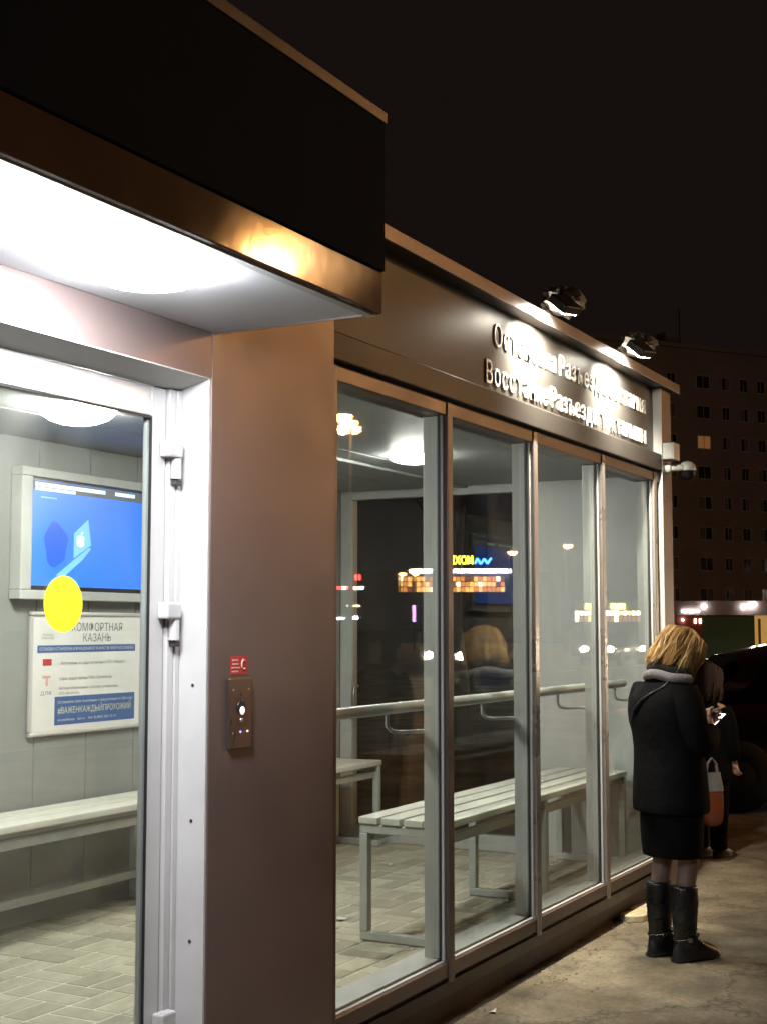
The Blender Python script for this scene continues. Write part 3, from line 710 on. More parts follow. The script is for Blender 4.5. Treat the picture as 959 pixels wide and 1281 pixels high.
# --- the woman in black
fd = Vector((.80, -.60)); rz = math.atan2(fd.y, fd.x) - math.pi / 2
wm = thing('person', 'woman with blond bob in black coat, skirt and tall boots looking down at her phone', 'person', (6.73, 1.994, 0), rz)
V = [((0, -.01, .90), (.12, .10)), ((0, -.02, 1.08), (.115, .09)), ((0, -.03, 1.25), (.135, .095)), ((0, -.02, 1.35), (.09, .07)), ((0, .0, 1.42), (.048, .048)), ((0, .03, 1.47), (.046, .048))]
E = [(0, 1), (1, 2), (2, 3), (3, 4), (4, 5)]
for sx in (-1, 1):
    hx = .085 * sx; fy = .02 if sx > 0 else -.02
    k = len(V)
    V += [((hx, -.01, .84), .088), ((hx * .95, .0 + fy, .62), .068), ((hx * .92, .012 + fy, .47), .052), ((hx * .92, -.012 + fy, .38), .050), ((hx * .9, -.02 + fy, .22), .044), ((hx * .9, -.02 + fy, .10), .034), ((hx * .95, .09 + fy, .045), .03)]
    E += [(0, k)] + [(k + i, k + i + 1) for i in range(6)]
for sx in (-1, 1):
    k = len(V)
    V += [((.165 * sx, -.03, 1.32), .055), ((.195 * sx, -.02, 1.10), .042), ((.12 * sx, .135, 1.10), .034), ((.055 * sx, .19, 1.15), .026)]
    E += [(3, k), (k, k + 1), (k + 1, k + 2), (k + 2, k + 3)]
    hand(V, E, V[-1][0], (.035 * sx, .215, 1.175), (-.3 * sx, .1, .95), (-.55 * sx, .70, .40))
body = skin('body', V, E, 'skin_and_stockings', wm)
hd, HM = head(wm, 0, .055, 1.515, .98, R(-32))
# coat: lofted body and sleeves
cr = []
for i, (z, cy, rx, ry, wb_) in enumerate(((.735, -.015, .205, .165, .05), (.745, -.015, .210, .170, .05), (.82, -.015, .208, .168, .04), (.95, -.015, .200, .160, .03), (1.06, -.02, .190, .150, .03), (1.16, -.035, .198, .152, .03),
                                         (1.24, -.045, .208, .150, .03), (1.31, -.045, .205, .138, .02), (1.36, -.035, .175, .115, .02), (1.395, -.02, .120, .090, .02), (1.42, -.005, .080, .075, .01))):
    cr.append(ell(0, cy, z, rx, ry, 32, wb_, i * .4, pw=2.3))
coat = local('coat', MB().loft(cr), 'black_wool', wm, sub=1)
for sx in (-1, 1):
    sl = MB().tube([(.155 * sx, -.04, 1.345), (.19 * sx, -.04, 1.28), (.215 * sx, -.03, 1.18), (.215 * sx, -.005, 1.09), (.185 * sx, .065, 1.065), (.13 * sx, .13, 1.095), (.085 * sx, .175, 1.13)],
                   [.075, .082, .075, .072, .066, .056, .052], 18)
    local('sleeve', sl, 'black_wool', coat, sub=1)
sk_ = [ell(0, -.01, z, rx, ry, 30, wb_, i * .3, pw=2.2) for i, (z, rx, ry, wb_) in enumerate(((.512, .168, .128, .02), (.522, .172, .132, .02), (.62, .178, .138, .015), (.74, .182, .142, .01), (.80, .175, .135, 0)))]
local('skirt', MB().loft(sk_), 'black_skirt', wm, sub=1)
for sx in (-1, 1):
    hx = .077 * sx; fy = .02 if sx > 0 else -.02
    rg = []
    for i, (z, rx, ry) in enumerate(((.372, .055, .061), (.368, .063, .070), (.335, .063, .071), (.30, .061, .070), (.278, .064, .072), (.262, .058, .066), (.240, .062, .070), (.222, .055, .062), (.200, .060, .068), (.182, .052, .060), (.160, .056, .066), (.142, .048, .058), (.118, .047, .060))):
        rg.append([(x, y, zz_ + (.020 * math.sin(2 * math.atan2(y - fy, x - hx) + i * 1.7) if i > 2 else 0)) for x, y, zz_ in ell(hx, -.018 + fy, z, rx, ry, 24, .045, i * .9)])
    rg += [ell(hx, .005 + fy, .090, .046, .085, 24, .03, 1), ell(hx, .030 + fy, .068, .046, .118, 24, .02, 2), ell(hx, .045 + fy, .045, .047, .137, 24, .0, 2, pw=2.3), ell(hx, .048 + fy, .022, .047, .140, 24, .0, 2, pw=2.4)]
    bt = local('boot', MB().loft(rg), 'black_leather', wm, sub=1)
    local('ankle_strap', MB().tube([(hx + .054 * math.cos(t), -.012 + fy + .066 * math.sin(t), .118 + .012 * math.sin(t)) for t in [2 * math.pi * q / 20 for q in range(21)]], .0055, 8, False), 'black_leather', bt)
    local('buckle', MB().box(hx + .052, hx + .060, -.040 + fy, -.016 + fy, .104, .124), 'steel', bt, bevel=.002)
    local('sole', MB().loft([ell(hx, .048 + fy, .021, .049, .142, 24, 0, 0, pw=2.5), ell(hx, .048 + fy, .012, .049, .142, 24, 0, 0, pw=2.5)]), 'black_rubber', bt)
    local('heel', MB().loft([ell(hx, -.055 + fy, .013, .040, .040, 20, 0, 0, pw=3), ell(hx, -.055 + fy, .0, .038, .038, 20, 0, 0, pw=3)]), 'black_rubber', bt)
def torus_loop(cx, cy, cz, rx, ry, r, tilt, n=26, wob=.0, a0=0, a1=2 * math.pi, lift=0.0):
    return [(cx + rx * math.cos(t), cy + ry * math.sin(t) + wob * math.sin(5 * t), cz + tilt * math.sin(t) + lift * math.cos(t) + wob * math.sin(4 * t + 1)) for t in [a0 + (a1 - a0) * i / n for i in range(n + 1)]]
local('scarf', MB().tube(torus_loop(0, -.002, 1.432, .098, .085, .03, -.030, wob=.004), .034, 12, False), 'scarf_black', wm)
local('collar_trim', MB().tube(torus_loop(0, -.014, 1.400, .128, .098, .03, -.022, wob=.005, a0=R(150), a1=R(385)), [.012] + [.026] * 25 + [.012], 12), 'scarf_white', wm)
def on_coat(tdeg, z, k=1.03):
    pr = ((.95, -.015, .200, .160), (1.06, -.02, .190, .150), (1.16, -.035, .198, .152), (1.24, -.045, .208, .150), (1.31, -.045, .205, .138), (1.36, -.035, .175, .115), (1.40, -.02, .115, .088))
    for a, b in zip(pr[:-1], pr[1:]):
        if a[0] <= z <= b[0]:
            f = (z - a[0]) / (b[0] - a[0]); cy, rx, ry = [a[q] + (b[q] - a[q]) * f for q in (1, 2, 3)]
            t = R(tdeg); return (rx * k * math.cos(t), cy + ry * k * math.sin(t), z)
local('bag_strap', MB().tube([on_coat(t, z) for t, z in ((-38, 1.395), (-52, 1.365), (-70, 1.335), (-88, 1.295), (-104, 1.245), (-122, 1.18), (-142, 1.10), (-160, 1.02))], .007, 8), 'black_leather', wm)
wm.scale = (.985, .985, .977)
# hair: cap with locks
def hair(parent, M, s, mat, length, seed, n=210, mats=None):
    rnd = random.Random(seed); m = MB()
    cap = []
    for z, rx, ry, oy in ((-.050, .070, .060, -.040), (-.02, .080, .080, -.026), (.02, .084, .096, -.012), (.055, .083, .100, -.008), (.090, .072, .090, -.008), (.113, .054, .066, -.010), (.126, .026, .032, -.010)):
        cap.append([M @ (Vector(p) * s) for p in ell(0, oy, z, rx, ry, 26, .03, z * 40)])
    m.loft(cap)
    o = local('hair', m, mat, parent)
    sets = [MB(), MB(), MB()]
    for cI in range(n // 12):
        t0 = rnd.uniform(R(120), R(420)); ln0 = length * rnd.uniform(.7, 1.12); fl0 = rnd.uniform(.90, 1.30); tw = rnd.uniform(-.25, .25); dr0 = rnd.uniform(.0, .02)
        mbx = sets[rnd.choice((0, 0, 1, 2))]
        for q in range(12):
            t = t0 + rnd.gauss(0, .055); cs, sn = math.cos(t), math.sin(t); c2, s2 = math.cos(t0 + tw + rnd.gauss(0, .06)), math.sin(t0 + tw + rnd.gauss(0, .06))
            ln = ln0 * rnd.uniform(.85, 1.1); fl = fl0 * rnd.uniform(.96, 1.05); b_ = dr0 + rnd.uniform(0, .006)
            P_ = (Vector((.022 * cs, -.012 + .022 * sn, .134 + b_ * .4)), Vector(((.074 + b_) * cs, -.010 + (.088 + b_) * sn, .100)), Vector(((.092 + b_) * cs, -.012 + (.106 + b_) * sn, .035)),
                  Vector((.095 * c2 * (1 + (fl - 1) * .6), -.016 + .105 * s2 * (1 + (fl - 1) * .6), -.03 - ln * .3)), Vector((.084 * c2 * fl, -.020 + .092 * s2 * fl, -.035 - ln)))
            pts = [M @ ((p + Vector((rnd.gauss(0, .002), rnd.gauss(0, .002), rnd.gauss(0, .002)))) * s) for p in P_]
            r = rnd.uniform(.0016, .0030) * s
            mbx.tube(pts, [r * .7, r, r * 1.1, r, r * .2], 4, False)
    for q, (mb_, nm) in enumerate(zip(sets, mats or (mat, mat, mat))): local('locks', mb_, nm, o)
    return o
hair(wm, HM, 1.06, 'hair_dark_blond', .075, 3, 1900, ('hair_blond', 'hair_light', 'hair_dark_blond'))
ph = thing('phone', 'lit phone in the hands of the woman in black', 'phone', (wm.location.x + fd.x * .262, wm.location.y + fd.y * .262, 1.142), rz)
c0 = OFF[ph.name]
def phone_mesh(c0, tilt, sx, sy, th):
    n = Vector((0, -math.sin(tilt), math.cos(tilt))); u = Vector((0, math.cos(tilt), math.sin(tilt))); s = Vector((1, 0, 0))
    return [c0 + s * a * sx + u * b * sy - n * th for a, b in ((-1, -1), (1, -1), (1, 1), (-1, 1))], [c0 + s * a * sx + u * b * sy + n * th for a, b in ((-1, -1), (1, -1), (1, 1), (-1, 1))]
MB().hexa(*phone_mesh(c0, R(38), .036, .072, .004)).build('case', 'black_plastic', ph, bevel=.002)
a, b = phone_mesh(c0 + Vector((0, -math.sin(R(38)), math.cos(R(38)))) * .0046, R(38), .033, .066, .0004)
MB().hexa(a, b).build('screen', 'phone_glow', ph)

# --- a shorter figure in the dark behind her
p2 = thing('person', 'short brown haired person in dark clothes standing in shadow beyond the woman', 'person', (9.80, 2.64, 0), R(-100))
V = [((0, 0, .68), (.10, .08)), ((0, 0, .85), (.10, .08)), ((0, 0, .98), (.115, .08)), ((0, 0, 1.06), (.075, .06)), ((0, .005, 1.11), .038), ((0, .01, 1.16), .038)]
E = [(i, i + 1) for i in range(5)]
for sx in (-1, 1):
    k = len(V); V += [((.07 * sx, 0, .62), .07), ((.072 * sx, .01, .38), .05), ((.072 * sx, -.01, .18), .04), ((.072 * sx, -.01, .07), .032), ((.08 * sx, .08, .035), .028)]; E += [(0, k)] + [(k + i, k + i + 1) for i in range(4)]
    k = len(V); V += [((.135 * sx, 0, 1.03), .045), ((.175 * sx, -.01, .86), .036), ((.17 * sx, .05, .71), .028), ((.168 * sx, .065, .685), .022)]; E += [(3, k), (k, k + 1), (k + 1, k + 2), (k + 2, k + 3)]
    hand(V, E, V[-1][0], (.168 * sx, .072, .655), (-.9 * sx, .2, 0), (0, .1, -1), .009)
skin('body', V, E, 'skin', p2)
_, M2 = head(p2, 0, .02, 1.235, .9, R(-10))
hair(p2, M2, 1.0, 'hair_brown', .10, 9, 900)
jk = local('jacket', MB().loft([ell(0, 0, z, rx, ry, 28, .03, i * .5, pw=2.3) for i, (z, rx, ry) in enumerate(((.55, .165, .13), (.56, .17, .135), (.70, .165, .13), (.84, .16, .125), (.97, .168, .125), (1.04, .15, .11), (1.085, .09, .075), (1.11, .06, .06)))]), 'dark_coat', p2, sub=1)
for sx in (-1, 1):
    local('sleeve', MB().tube([(.125 * sx, 0, 1.045), (.165 * sx, -.005, .97), (.18 * sx, -.01, .86), (.176 * sx, .035, .74), (.172 * sx, .058, .70)], [.055, .062, .055, .048, .044], 16), 'dark_coat', jk, sub=1)
    local('trouser_leg', MB().tube([(.07 * sx, 0, .64), (.073 * sx, .008, .40), (.073 * sx, -.008, .20), (.073 * sx, -.008, .06)], [.088, .072, .062, .060], 16), 'dark_coat', p2)
    local('shoe', MB().loft([ell(.078 * sx, .035, 0, .044, .12, 20, pw=2.5), ell(.078 * sx, .035, .03, .045, .122, 20, pw=2.4), ell(.078 * sx, .01, .07, .04, .075, 20), ell(.076 * sx, -.012, .10, .036, .045, 20)]), 'black_leather', p2)
bg = thing('shopping_bag', 'white and orange plastic bag hanging beside the woman in black', 'bag', (9.42, 2.515, .27), R(-40))
def bagring(z, rx, ry, k): return ell(0, 0, z, rx, ry, 20, .08, k, pw=3)
def bagring(z, rx, ry, k): return ell(0, 0, z, rx, ry, 20, .12, k, pw=2.6)
local('bag_body', MB().loft([bagring(.0, .05, .03, 0), bagring(.012, .078, .048, .4), bagring(.10, .084, .055, 1), bagring(.20, .080, .045, 2.3), bagring(.29, .072, .028, 3.1), bagring(.36, .070, .012, 4)]), 'bag_orange', bg, sub=1)
local('bag_stripe', MB().loft([ell(0, 0, z, rx * 1.03, ry * 1.10, 20, .12, k, pw=2.6) for z, rx, ry, k in ((.235, .077, .039, 2.6), (.29, .072, .028, 3.1), (.361, .070, .013, 4))], False), 'bag_white', bg)
for sx in (-1, 1): local('handle', MB().tube([(.045, .008 * sx, .355), (.035, .009 * sx, .42), (0, .004 * sx, .46), (-.035, .009 * sx, .42), (-.045, .008 * sx, .355)], .005, 8), 'bag_white', bg)

# --- a passer-by off to the right, seen only as a dim mirror image in the first window
p3 = copy_tree(p2); p3['label'] = 'dark dressed passer-by mirrored dimly in the first window'; p3.location = (8.95, .12, 0); p3.rotation_euler = (0, 0, R(70)); p3.scale = (1.22, 1.22, 1.22)
bg2 = copy_tree(bg); bg2['label'] = 'white and orange bag mirrored dimly low in the first window'; bg2.location = (8.55, .48, .55); bg2['group'] = 'shopping bags'; bg['group'] = 'shopping bags'
for ch in bg2.children:
    if ch.name.startswith('bag_stripe'): ch.scale = (1, 1, 1)

# ------------------------------------------------------------------ cars
def make_car(label, loc, rotz, paint, group, lit):
    t = thing('car', label, 'car', loc, rotz, group)
    o_ = OFF[t.name]
    def LB(mb, name, mat, par=t, **k): mb.v = [tuple(Vector(v) + o_) for v in mb.v]; return mb.build(name, mat, par, **k)
    # body: cross sections from tail (-y) to nose (+y)
    def sec(y, hw, zb, zs, zt): return [(-hw * .92, y, zb), (-hw, y, zb + .14), (-hw, y, zs - .08), (-hw * .95, y, zs), (-hw * .80, y, zt), (0, y, zt + .02), (hw * .80, y, zt), (hw * .95, y, zs), (hw, y, zs - .08), (hw, y, zb + .14), (hw * .92, y, zb), (0, y, zb - .0)]
    bd = MB().loft([sec(-2.18, .66, .34, .80, .84), sec(-2.08, .80, .26, .88, .97), sec(-1.4, .87, .20, .90, 1.0), sec(-.3, .88, .18, .90, .97), sec(.8, .88, .18, .88, .96), sec(1.3, .87, .20, .84, .90), sec(1.9, .82, .24, .76, .79), sec(2.12, .72, .30, .64, .66), sec(2.18, .60, .38, .56, .58)])
    body = LB(bd, 'body', paint, sub=1)
    def cs(y, hw, zt): return [(-hw - .06, y, .90), (-hw, y, zt - .10), (-hw * .82, y, zt), (0, y, zt + .02), (hw * .82, y, zt), (hw, y, zt - .10), (hw + .06, y, .90)]
    cb_ = MB().loft([[(x, y - (.40 if z < 1 else 0), z) for x, y, z in cs(-1.25, .60, 1.36)], cs(-.75, .66, 1.46), cs(-.1, .67, 1.48), [(x, y + (.60 if z < 1 else 0), z) for x, y, z in cs(.45, .62, 1.40)]])
    cab = LB(cb_, 'cabin', paint)
    LB(MB().hexa([(-.60, 1.045, .955), (.60, 1.045, .955), (.60, 1.02, .94), (-.60, 1.02, .94)], [(-.50, .60, 1.34), (.50, .60, 1.34), (.50, .55, 1.33), (-.50, .55, 1.33)]), 'windscreen', 'car_glass', cab)
    LB(MB().hexa([(-.56, -1.66, .99), (.56, -1.66, .99), (.56, -1.60, .97), (-.56, -1.60, .97)], [(-.48, -1.33, 1.32), (.48, -1.33, 1.32), (.48, -1.27, 1.32), (-.48, -1.27, 1.32)]), 'rear_window', 'car_glass', cab)
    for sx in (-1, 1):
        for ya, yb, yt, yu in ((-.16, .82, -.16, .42), (-1.30, -.22, -1.02, -.22)):
            LB(MB().hexa([(sx * .735, ya, .95), (sx * .735, yb, .95), (sx * .70, yb, .95), (sx * .70, ya, .95)], [(sx * .672, yt, 1.36), (sx * .655, yu, 1.34), (sx * .62, yu, 1.34), (sx * .62, yt, 1.36)]), 'side_window', 'car_glass', cab)
        LB(MB().hexa([(sx * .88, .66, .93), (sx * .98, .62, .94), (sx * .98, .74, .94), (sx * .88, .78, .93)], [(sx * .88, .66, 1.04), (sx * .97, .62, 1.05), (sx * .97, .72, 1.04), (sx * .88, .76, 1.03)]), 'mirror', paint, body)
        LB(MB().lathe((sx * .58, 2.05, .70), [(.15, 0), (.14, .06), (.07, .10)], (0, 1, 0), 16), 'headlight', 'headlight' if lit else 'white_plastic')
        LB(MB().hexa([(sx * .52, -2.17, .70), (sx * .78, -2.08, .70), (sx * .78, -2.0, .70), (sx * .52, -2.08, .70)], [(sx * .52, -2.15, .84), (sx * .78, -2.08, .84), (sx * .78, -2.0, .84), (sx * .52, -2.06, .84)]), 'tail_light', 'red_print')
        for yw in (-1.35, 1.35):
            wh = LB(MB().lathe((sx * .70, yw, .315), [(.16, 0), (.29, 0), (.315, .03), (.315, .17), (.29, .20), (.16, .20)], (sx, 0, 0), 24), 'wheel', 'tyre')
            LB(MB().lathe((sx * .885, yw, .315), [(.19, 0), (.18, .012), (.05, .02)], (sx, 0, 0), 18), 'rim', 'dark_metal', wh)
        LB(MB().box(sx * .885 - .006, sx * .885 + .006, .05, .17, .80, .825), 'door_handle', 'steel', body)
    LB(MB().box(-.26, .26, 2.15, 2.185, .42, .53), 'number_plate', 'white_print', body); LB(MB().box(-.45, .45, 2.10, 2.165, .56, .63), 'grille', 'black_plastic', body)
    return t
make_car('dark reddish brown car parked in shadow at the right picture edge', (13.58, 2.22, 0), R(208), 'car_paint', 'cars parked beyond the shelter', False)
make_car('dark car with lit headlights mirrored in the first and second windows', (42.4, -14.48, 0), R(90), 'car_dark', 'cars on the road', True)
make_car('dark car with lit headlights mirrored in the third window', (58.5, -14.95, 0), R(90), 'car_dark', 'cars on the road', True)
make_car('dark car with lit headlights mirrored in the fourth window', (61.0, -13.1, 0), R(90), 'car_dark', 'cars on the road', True)

make_car('dark car with lit headlights mirrored last in the queue of the fourth window', (70.5, -15.6, 0), R(90), 'car_dark', 'cars on the road', True)

# ------------------------------------------------------------------ street lamps
def street_lamp(label, x, y, hgt, heads, energy):
    t = thing('street_lamp', label, 'street lamp', (x, y, 0), 0, 'sodium street lamps')
    MB().tube([(x, y, 0), (x, y, .6), (x, y, hgt + .2)], [.11, .085, .05], 14).build('pole', 'dark_metal', t)
    MB().lathe((x, y, 0), [(.17, 0), (.17, .05), (.12, .08)], (0, 0, 1), 16).build('base', 'dark_metal', t)
    for dx, dy, dz in heads:
        d = Vector((dx, dy, 0)); d = d.normalized() if d.length else Vector((1, 0, 0))
        hx, hy, hz = x + dx, y + dy, hgt + dz
        MB().tube([(x, y, hgt - .2), (x + dx * .4, y + dy * .4, hz + .05), (hx, hy, hz + .07)], .03, 8).build('arm', 'dark_metal', t)
        s = Vector((-d.y, d.x, 0)); p0 = Vector((hx, hy, hz)); q = [p0 + d * a * .36 + s * b * .30 for a, b in ((-1, -1), (1, -1), (1, 1), (-1, 1))]
        hd_ = MB().hexa([v + Vector((0, 0, .03)) for v in q], [p0 + (v - p0) * .7 + Vector((0, 0, .14)) for v in q]).build('head', 'dark_metal', t, bevel=.02)
        MB().lathe((hx, hy, hz + .029), [(.28, 0), (.26, -.10), (.14, -.19), (.01, -.21)], (0, 0, 1), 16).build('bulb', 'sodium', hd_)
    if energy:
        ld = bpy.data.lights.new('lamp_light', 'POINT'); ld.energy = energy; ld.color = (1, .60, .30); ld.shadow_soft_size = .15
        lo = bpy.data.objects.new('lamp_light', ld); COL.objects.link(lo); lo.parent = t; lo.location = (heads[0][0], heads[0][1], hgt - .35)
street_lamp('two headed orange street lamp whose glow lies on the canopy edge', 19.2, -9.2, 8.0, ((-.55, .55, 0), (.9, -.3, -.1)), 950)
street_lamp('three headed orange street lamp mirrored high in the first window', 36.6, -15.9, 8.0, ((-1.1, .35, .05), (-.2, .05, 0), (.9, -.45, 0)), 1100)
street_lamp('orange street lamp mirrored in the second window, right of the rooftop lettering', 82.8, -30.3, 6.6, ((-.3, .4, 0),), 0)
street_lamp('orange street lamp mirrored in the third window', 88.8, -28.7, 7.3, ((-.3, .4, 0),), 0)
street_lamp('orange street lamp mirrored at the edge of the fourth window', 94.3, -28.3, 7.4, ((-.3, .4, 0),), 0)
street_lamp('left one of two orange street lamps mirrored above the lit facade', 106.3, -50.7, 6.4, ((-.3, .4, 0),), 0)
street_lamp('right one of two orange street lamps mirrored above the lit facade', 115.7, -54.2, 6.8, ((-.3, .4, 0),), 0)
street_lamp('orange street lamp added out of view to light the apartment block', 84.0, 12.0, 9.0, ((.6, .4, 0),), 1500)  # added lamp outside the frame, lifts the apartment facade above the sky tone

# ------------------------------------------------------------------ apartment block behind
A = Vector((115, 35.934, 0)); dr = Vector((11.1, -8.234, 0)).normalized(); nn = Vector((-dr.y, dr.x, 0)) * -1   # nn faces the camera
if nn.dot(A) > 0: nn = -nn
ap = thing('apartment_block', 'tall dark apartment block with rows of windows behind the shelter', 'building', tuple(A))
def F(s, z, d=0): return A + dr * s + nn * d + Vector((0, 0, z))
def fbox(s0, s1, z0, z1, d0, d1): return MB().hexa([F(s0, z0, d0), F(s1, z0, d0), F(s1, z0, d1), F(s0, z0, d1)], [F(s0, z1, d0), F(s1, z1, d0), F(s1, z1, d1), F(s0, z1, d1)])
fbox(-16, 44, 0, 26.6, -12, 0).build('wall', 'apt_wall', ap)
rf = fbox(-16.3, 44.3, 26.62, 27.0, -12.3, .3).build('roof', 'apt_wall', ap)
fbox(3.5, 5.0, 27.02, 28.4, -3, -1.5).build('vent_shaft', 'apt_wall', rf)
an = MB().tube([F(4.25, 27.0, -.5), F(4.25, 30.4, -.5)], .05, 6)
for q in range(6): an.bar(F(3.95, 29.0 + q * .22, -.5), F(4.55, 29.0 + q * .22, -.5), .03, .03)
an.build('antenna', 'dark_metal', rf)
cols = [(5.55, 7.05), (8.38, 9.28), (10.44, 11.36), (12.42, 13.35)] + [(14.6 + i * 2.15, 15.5 + i * 2.15) for i in range(8)] + [(-.9 - i * 2.9, .2 - i * 2.9) for i in range(4)] + [(2.3, 3.3)]
for rI in range(8):
    zc = 23.7 - rI * 2.73
    for cI, (s0, s1) in enumerate(cols):
        f_ = fbox(s0, s1, zc - .62, zc + .62, .005, .05).build('window', 'apt_frame', ap)
        mid = (s0 + s1) / 2
        lit_ = (rI == 2 and cI == 0)
        for a, b in ((s0 + .08, mid - .04), (mid + .04, s1 - .08)):
            fbox(a, b, zc - .54, zc + .54, .052, .075).build('pane', 'dim_window' if lit_ else random.choice(('apt_pane', 'apt_pane', 'apt_pane', 'apt_curtain')), f_)

# ------------------------------------------------------------------ low shop row with green wall
ks = thing('shop_row', 'low shop row with green wall and white lamps under its eaves', 'building', (55.5, 13.5, 0))
kd = Vector((1.751, -3.246, 0)).normalized(); kn = Vector((-kd.y, kd.x, 0)); KA = Vector((54.11, 15.76, 0))
if kn.dot(KA) > 0: kn = -kn
def K(s, z, d=0): return KA + kd * s + kn * d + Vector((0, 0, z))
def kbox(s0, s1, z0, z1, d0, d1): return MB().hexa([K(s0, z0, d0), K(s1, z0, d0), K(s1, z0, d1), K(s0, z0, d1)], [K(s0, z1, d0), K(s1, z1, d0), K(s1, z1, d1), K(s0, z1, d1)])
kbox(-5, 1.05, 0, 2.14, -4, 0).build('wall', 'kiosk_red', ks)
kbox(1.051, 3.15, 0, 2.14, -4, .02).build('green_wall', 'kiosk_green', ks)
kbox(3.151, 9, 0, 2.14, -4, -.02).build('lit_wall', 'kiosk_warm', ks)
kbox(-5.2, 9.2, 2.15, 2.72, -4.2, .35).build('fascia', 'kiosk_fascia', ks)
kbox(.15, .85, 2.28, 2.335, .352, .40).build('strip_lamp', 'white_neon', ks)
for s_, z_ in ((1.05, 2.50), (2.62, 2.48), (2.92, 2.52), (3.06, 2.58)):
    MB().lathe(K(s_, z_ - .09, .42), [(.02, 0), (.07, .03), (.09, .08), (.07, .14), (.03, .17)], (0, 0, 1), 14).build('eave_lamp', 'kiosk_lamp', ks)
MB().lathe(K(.25, 1.93, .05), [(.03, 0), (.05, .03), (.03, .06)], (0, 0, 1), 10).build('wall_lamp', 'kiosk_lamp', ks)
for a in (.72, .92): kbox(a, a + .08, 1.82, 2.0, .005, .03).build('lit_sign', 'warm_pane', ks)
kbox(3.3, 3.4, .2, 2.0, -.018, .0).build('door_post', 'kiosk_fascia', ks)

# ------------------------------------------------------------------ what the windows mirror from across the road
ml = thing('shopping_centre', 'lit shopping centre with rooftop lettering mirrored in the second window', 'building', (136, -60, 0))
MC = Vector((135.3, -59.4, 0)); md_ = Vector((-.43, -.903, 0)).normalized(); mn = Vector((-.903, .43, 0)).normalized()   # md_: left to right as read
def Mx(s, z, d=0): return MC + md_ * s + mn * d + Vector((0, 0, z))
def mbox(s0, s1, z0, z1, d0, d1): return MB().hexa([Mx(s0, z0, d0), Mx(s1, z0, d0), Mx(s1, z0, d1), Mx(s0, z0, d1)], [Mx(s0, z1, d0), Mx(s1, z1, d0), Mx(s1, z1, d1), Mx(s0, z1, d1)])
mbox(-12, 12, 0, 7.7, -14, 0).build('wall', 'mall_wall', ml)
mbox(-6.4, 4.7, 7.72, 8.1, -.2, .25).build('light_strip', 'white_neon', ml)
rw = random.Random(21)
for i in range(24):
    for j in range(3):
        s0 = -5.7 + i * .485
        mbox(s0, s0 + .43, 5.62 + j * .58, 6.12 + j * .58, .01, .08).build('lit_pane', rw.choice(('orange_pane', 'orange_pane', 'warm_pane', 'amber_pane', 'amber_pane', 'dull_pane')), ml)
place_text('rooftop_letters', 'MOXR', Mx(-2.25, 8.65, .1), md_, 2.55, .95, 'yellow_neon', ml, 0, .012)
place_text('rooftop_letters', 'IN', Mx(.65, 8.70, .1), md_, .95, .8, 'warm_pane', ml, 0)
lg = MB()
zz = [(-4.25, 9.35), (-3.85, 8.7), (-3.5, 9.25), (-3.1, 8.65), (-2.75, 9.3), (-2.5, 8.7)]
for (a, za), (b, zb) in zip(zz[:-1], zz[1:]): lg.bar(Mx(a, za, .1), Mx(b, zb, .1), .12, .2)
lg.build('zigzag_logo', 'blue_neon', ml)
for s_ in (-3.8, -1.0, 1.0): MB().bar(Mx(s_, 7.7, -.3), Mx(s_, 9.2, -.1), .1, .1).build('letter_frame', 'dark_metal', ml)
rs = thing('corner_shop', 'dark shop with red and white lit signs mirrored beside the pillar', 'building', (96, -50, 0))
RC = Vector((95.4, -49.7, 0)); rd = Vector((-.5, -.866, 0)); rn = Vector((-.866, .5, 0))
def rbox(s0, s1, z0, z1, d0, d1):
    P = lambda s, z, d: RC + rd * s + rn * d + Vector((0, 0, z))
    return MB().hexa([P(s0, z0, d0), P(s1, z0, d0), P(s1, z0, d1), P(s0, z0, d1)], [P(s0, z1, d0), P(s1, z1, d0), P(s1, z1, d1), P(s0, z1, d1)])
rbox(-4, 4, 0, 6.2, -8, 0).build('wall', 'mall_wall', rs)
for i, (a, b, m_) in enumerate(((-1.25, -1.0, 'white_neon'), (-.95, -.65, 'warm_pane'), (-.6, -.45, 'white_neon'), (-.4, .15, 'red_neon'), (.2, .45, 'white_neon'), (.5, .75, 'red_neon'), (.8, 1.2, 'red_neon'))):
    rbox(a, b, 4.75, 5.0, .01, .06).build('sign_letter', m_, rs)
for a in (-1.0, -.72): rbox(a, a + .17, 5.5, 5.95, .01, .06).build('clock_digit', 'red_neon', rs)
rbox(-1.0, .1, 3.35, 3.5, .01, .06).build('lit_strip', 'warm_pane', rs); rbox(-.8, .0, 2.35, 2.6, .01, .06).build('lit_strip', 'white_neon', rs); rbox(.3, 1.1, 2.35, 2.5, .01, .06).build('lit_strip', 'white_neon', rs)
sp_ = thing('roadside_kiosk', 'lit kiosk with two yellow sign boxes mirrored in the third and fourth windows', 'kiosk', (76, -21, 0))
SC = Vector((75.7, -21.0, 0)); sd_ = Vector((-.32, -.947, 0)).normalized(); sn_ = Vector((-.947, .32, 0)).normalized()
def sbox(s0, s1, z0, z1, d0, d1):
    P = lambda s, z, d: SC + sd_ * s + sn_ * d + Vector((0, 0, z))
    return MB().hexa([P(s0, z0, d0), P(s1, z0, d0), P(s1, z0, d1), P(s0, z0, d1)], [P(s0, z1, d0), P(s1, z1, d0), P(s1, z1, d1), P(s0, z1, d1)])
sbox(-2.6, 2.2, 0, 3.1, -2.4, 0).build('wall', 'mall_wall', sp_); sbox(-2.8, 2.4, 3.11, 3.25, -2.6, .5).build('roof', 'dark_metal', sp_)
for a, b in ((-.9, -.1), (.75, 1.35)): sbox(a, b, 2.72, 3.05, .02, .12).build('sign_box', 'yellow_panel', sp_)
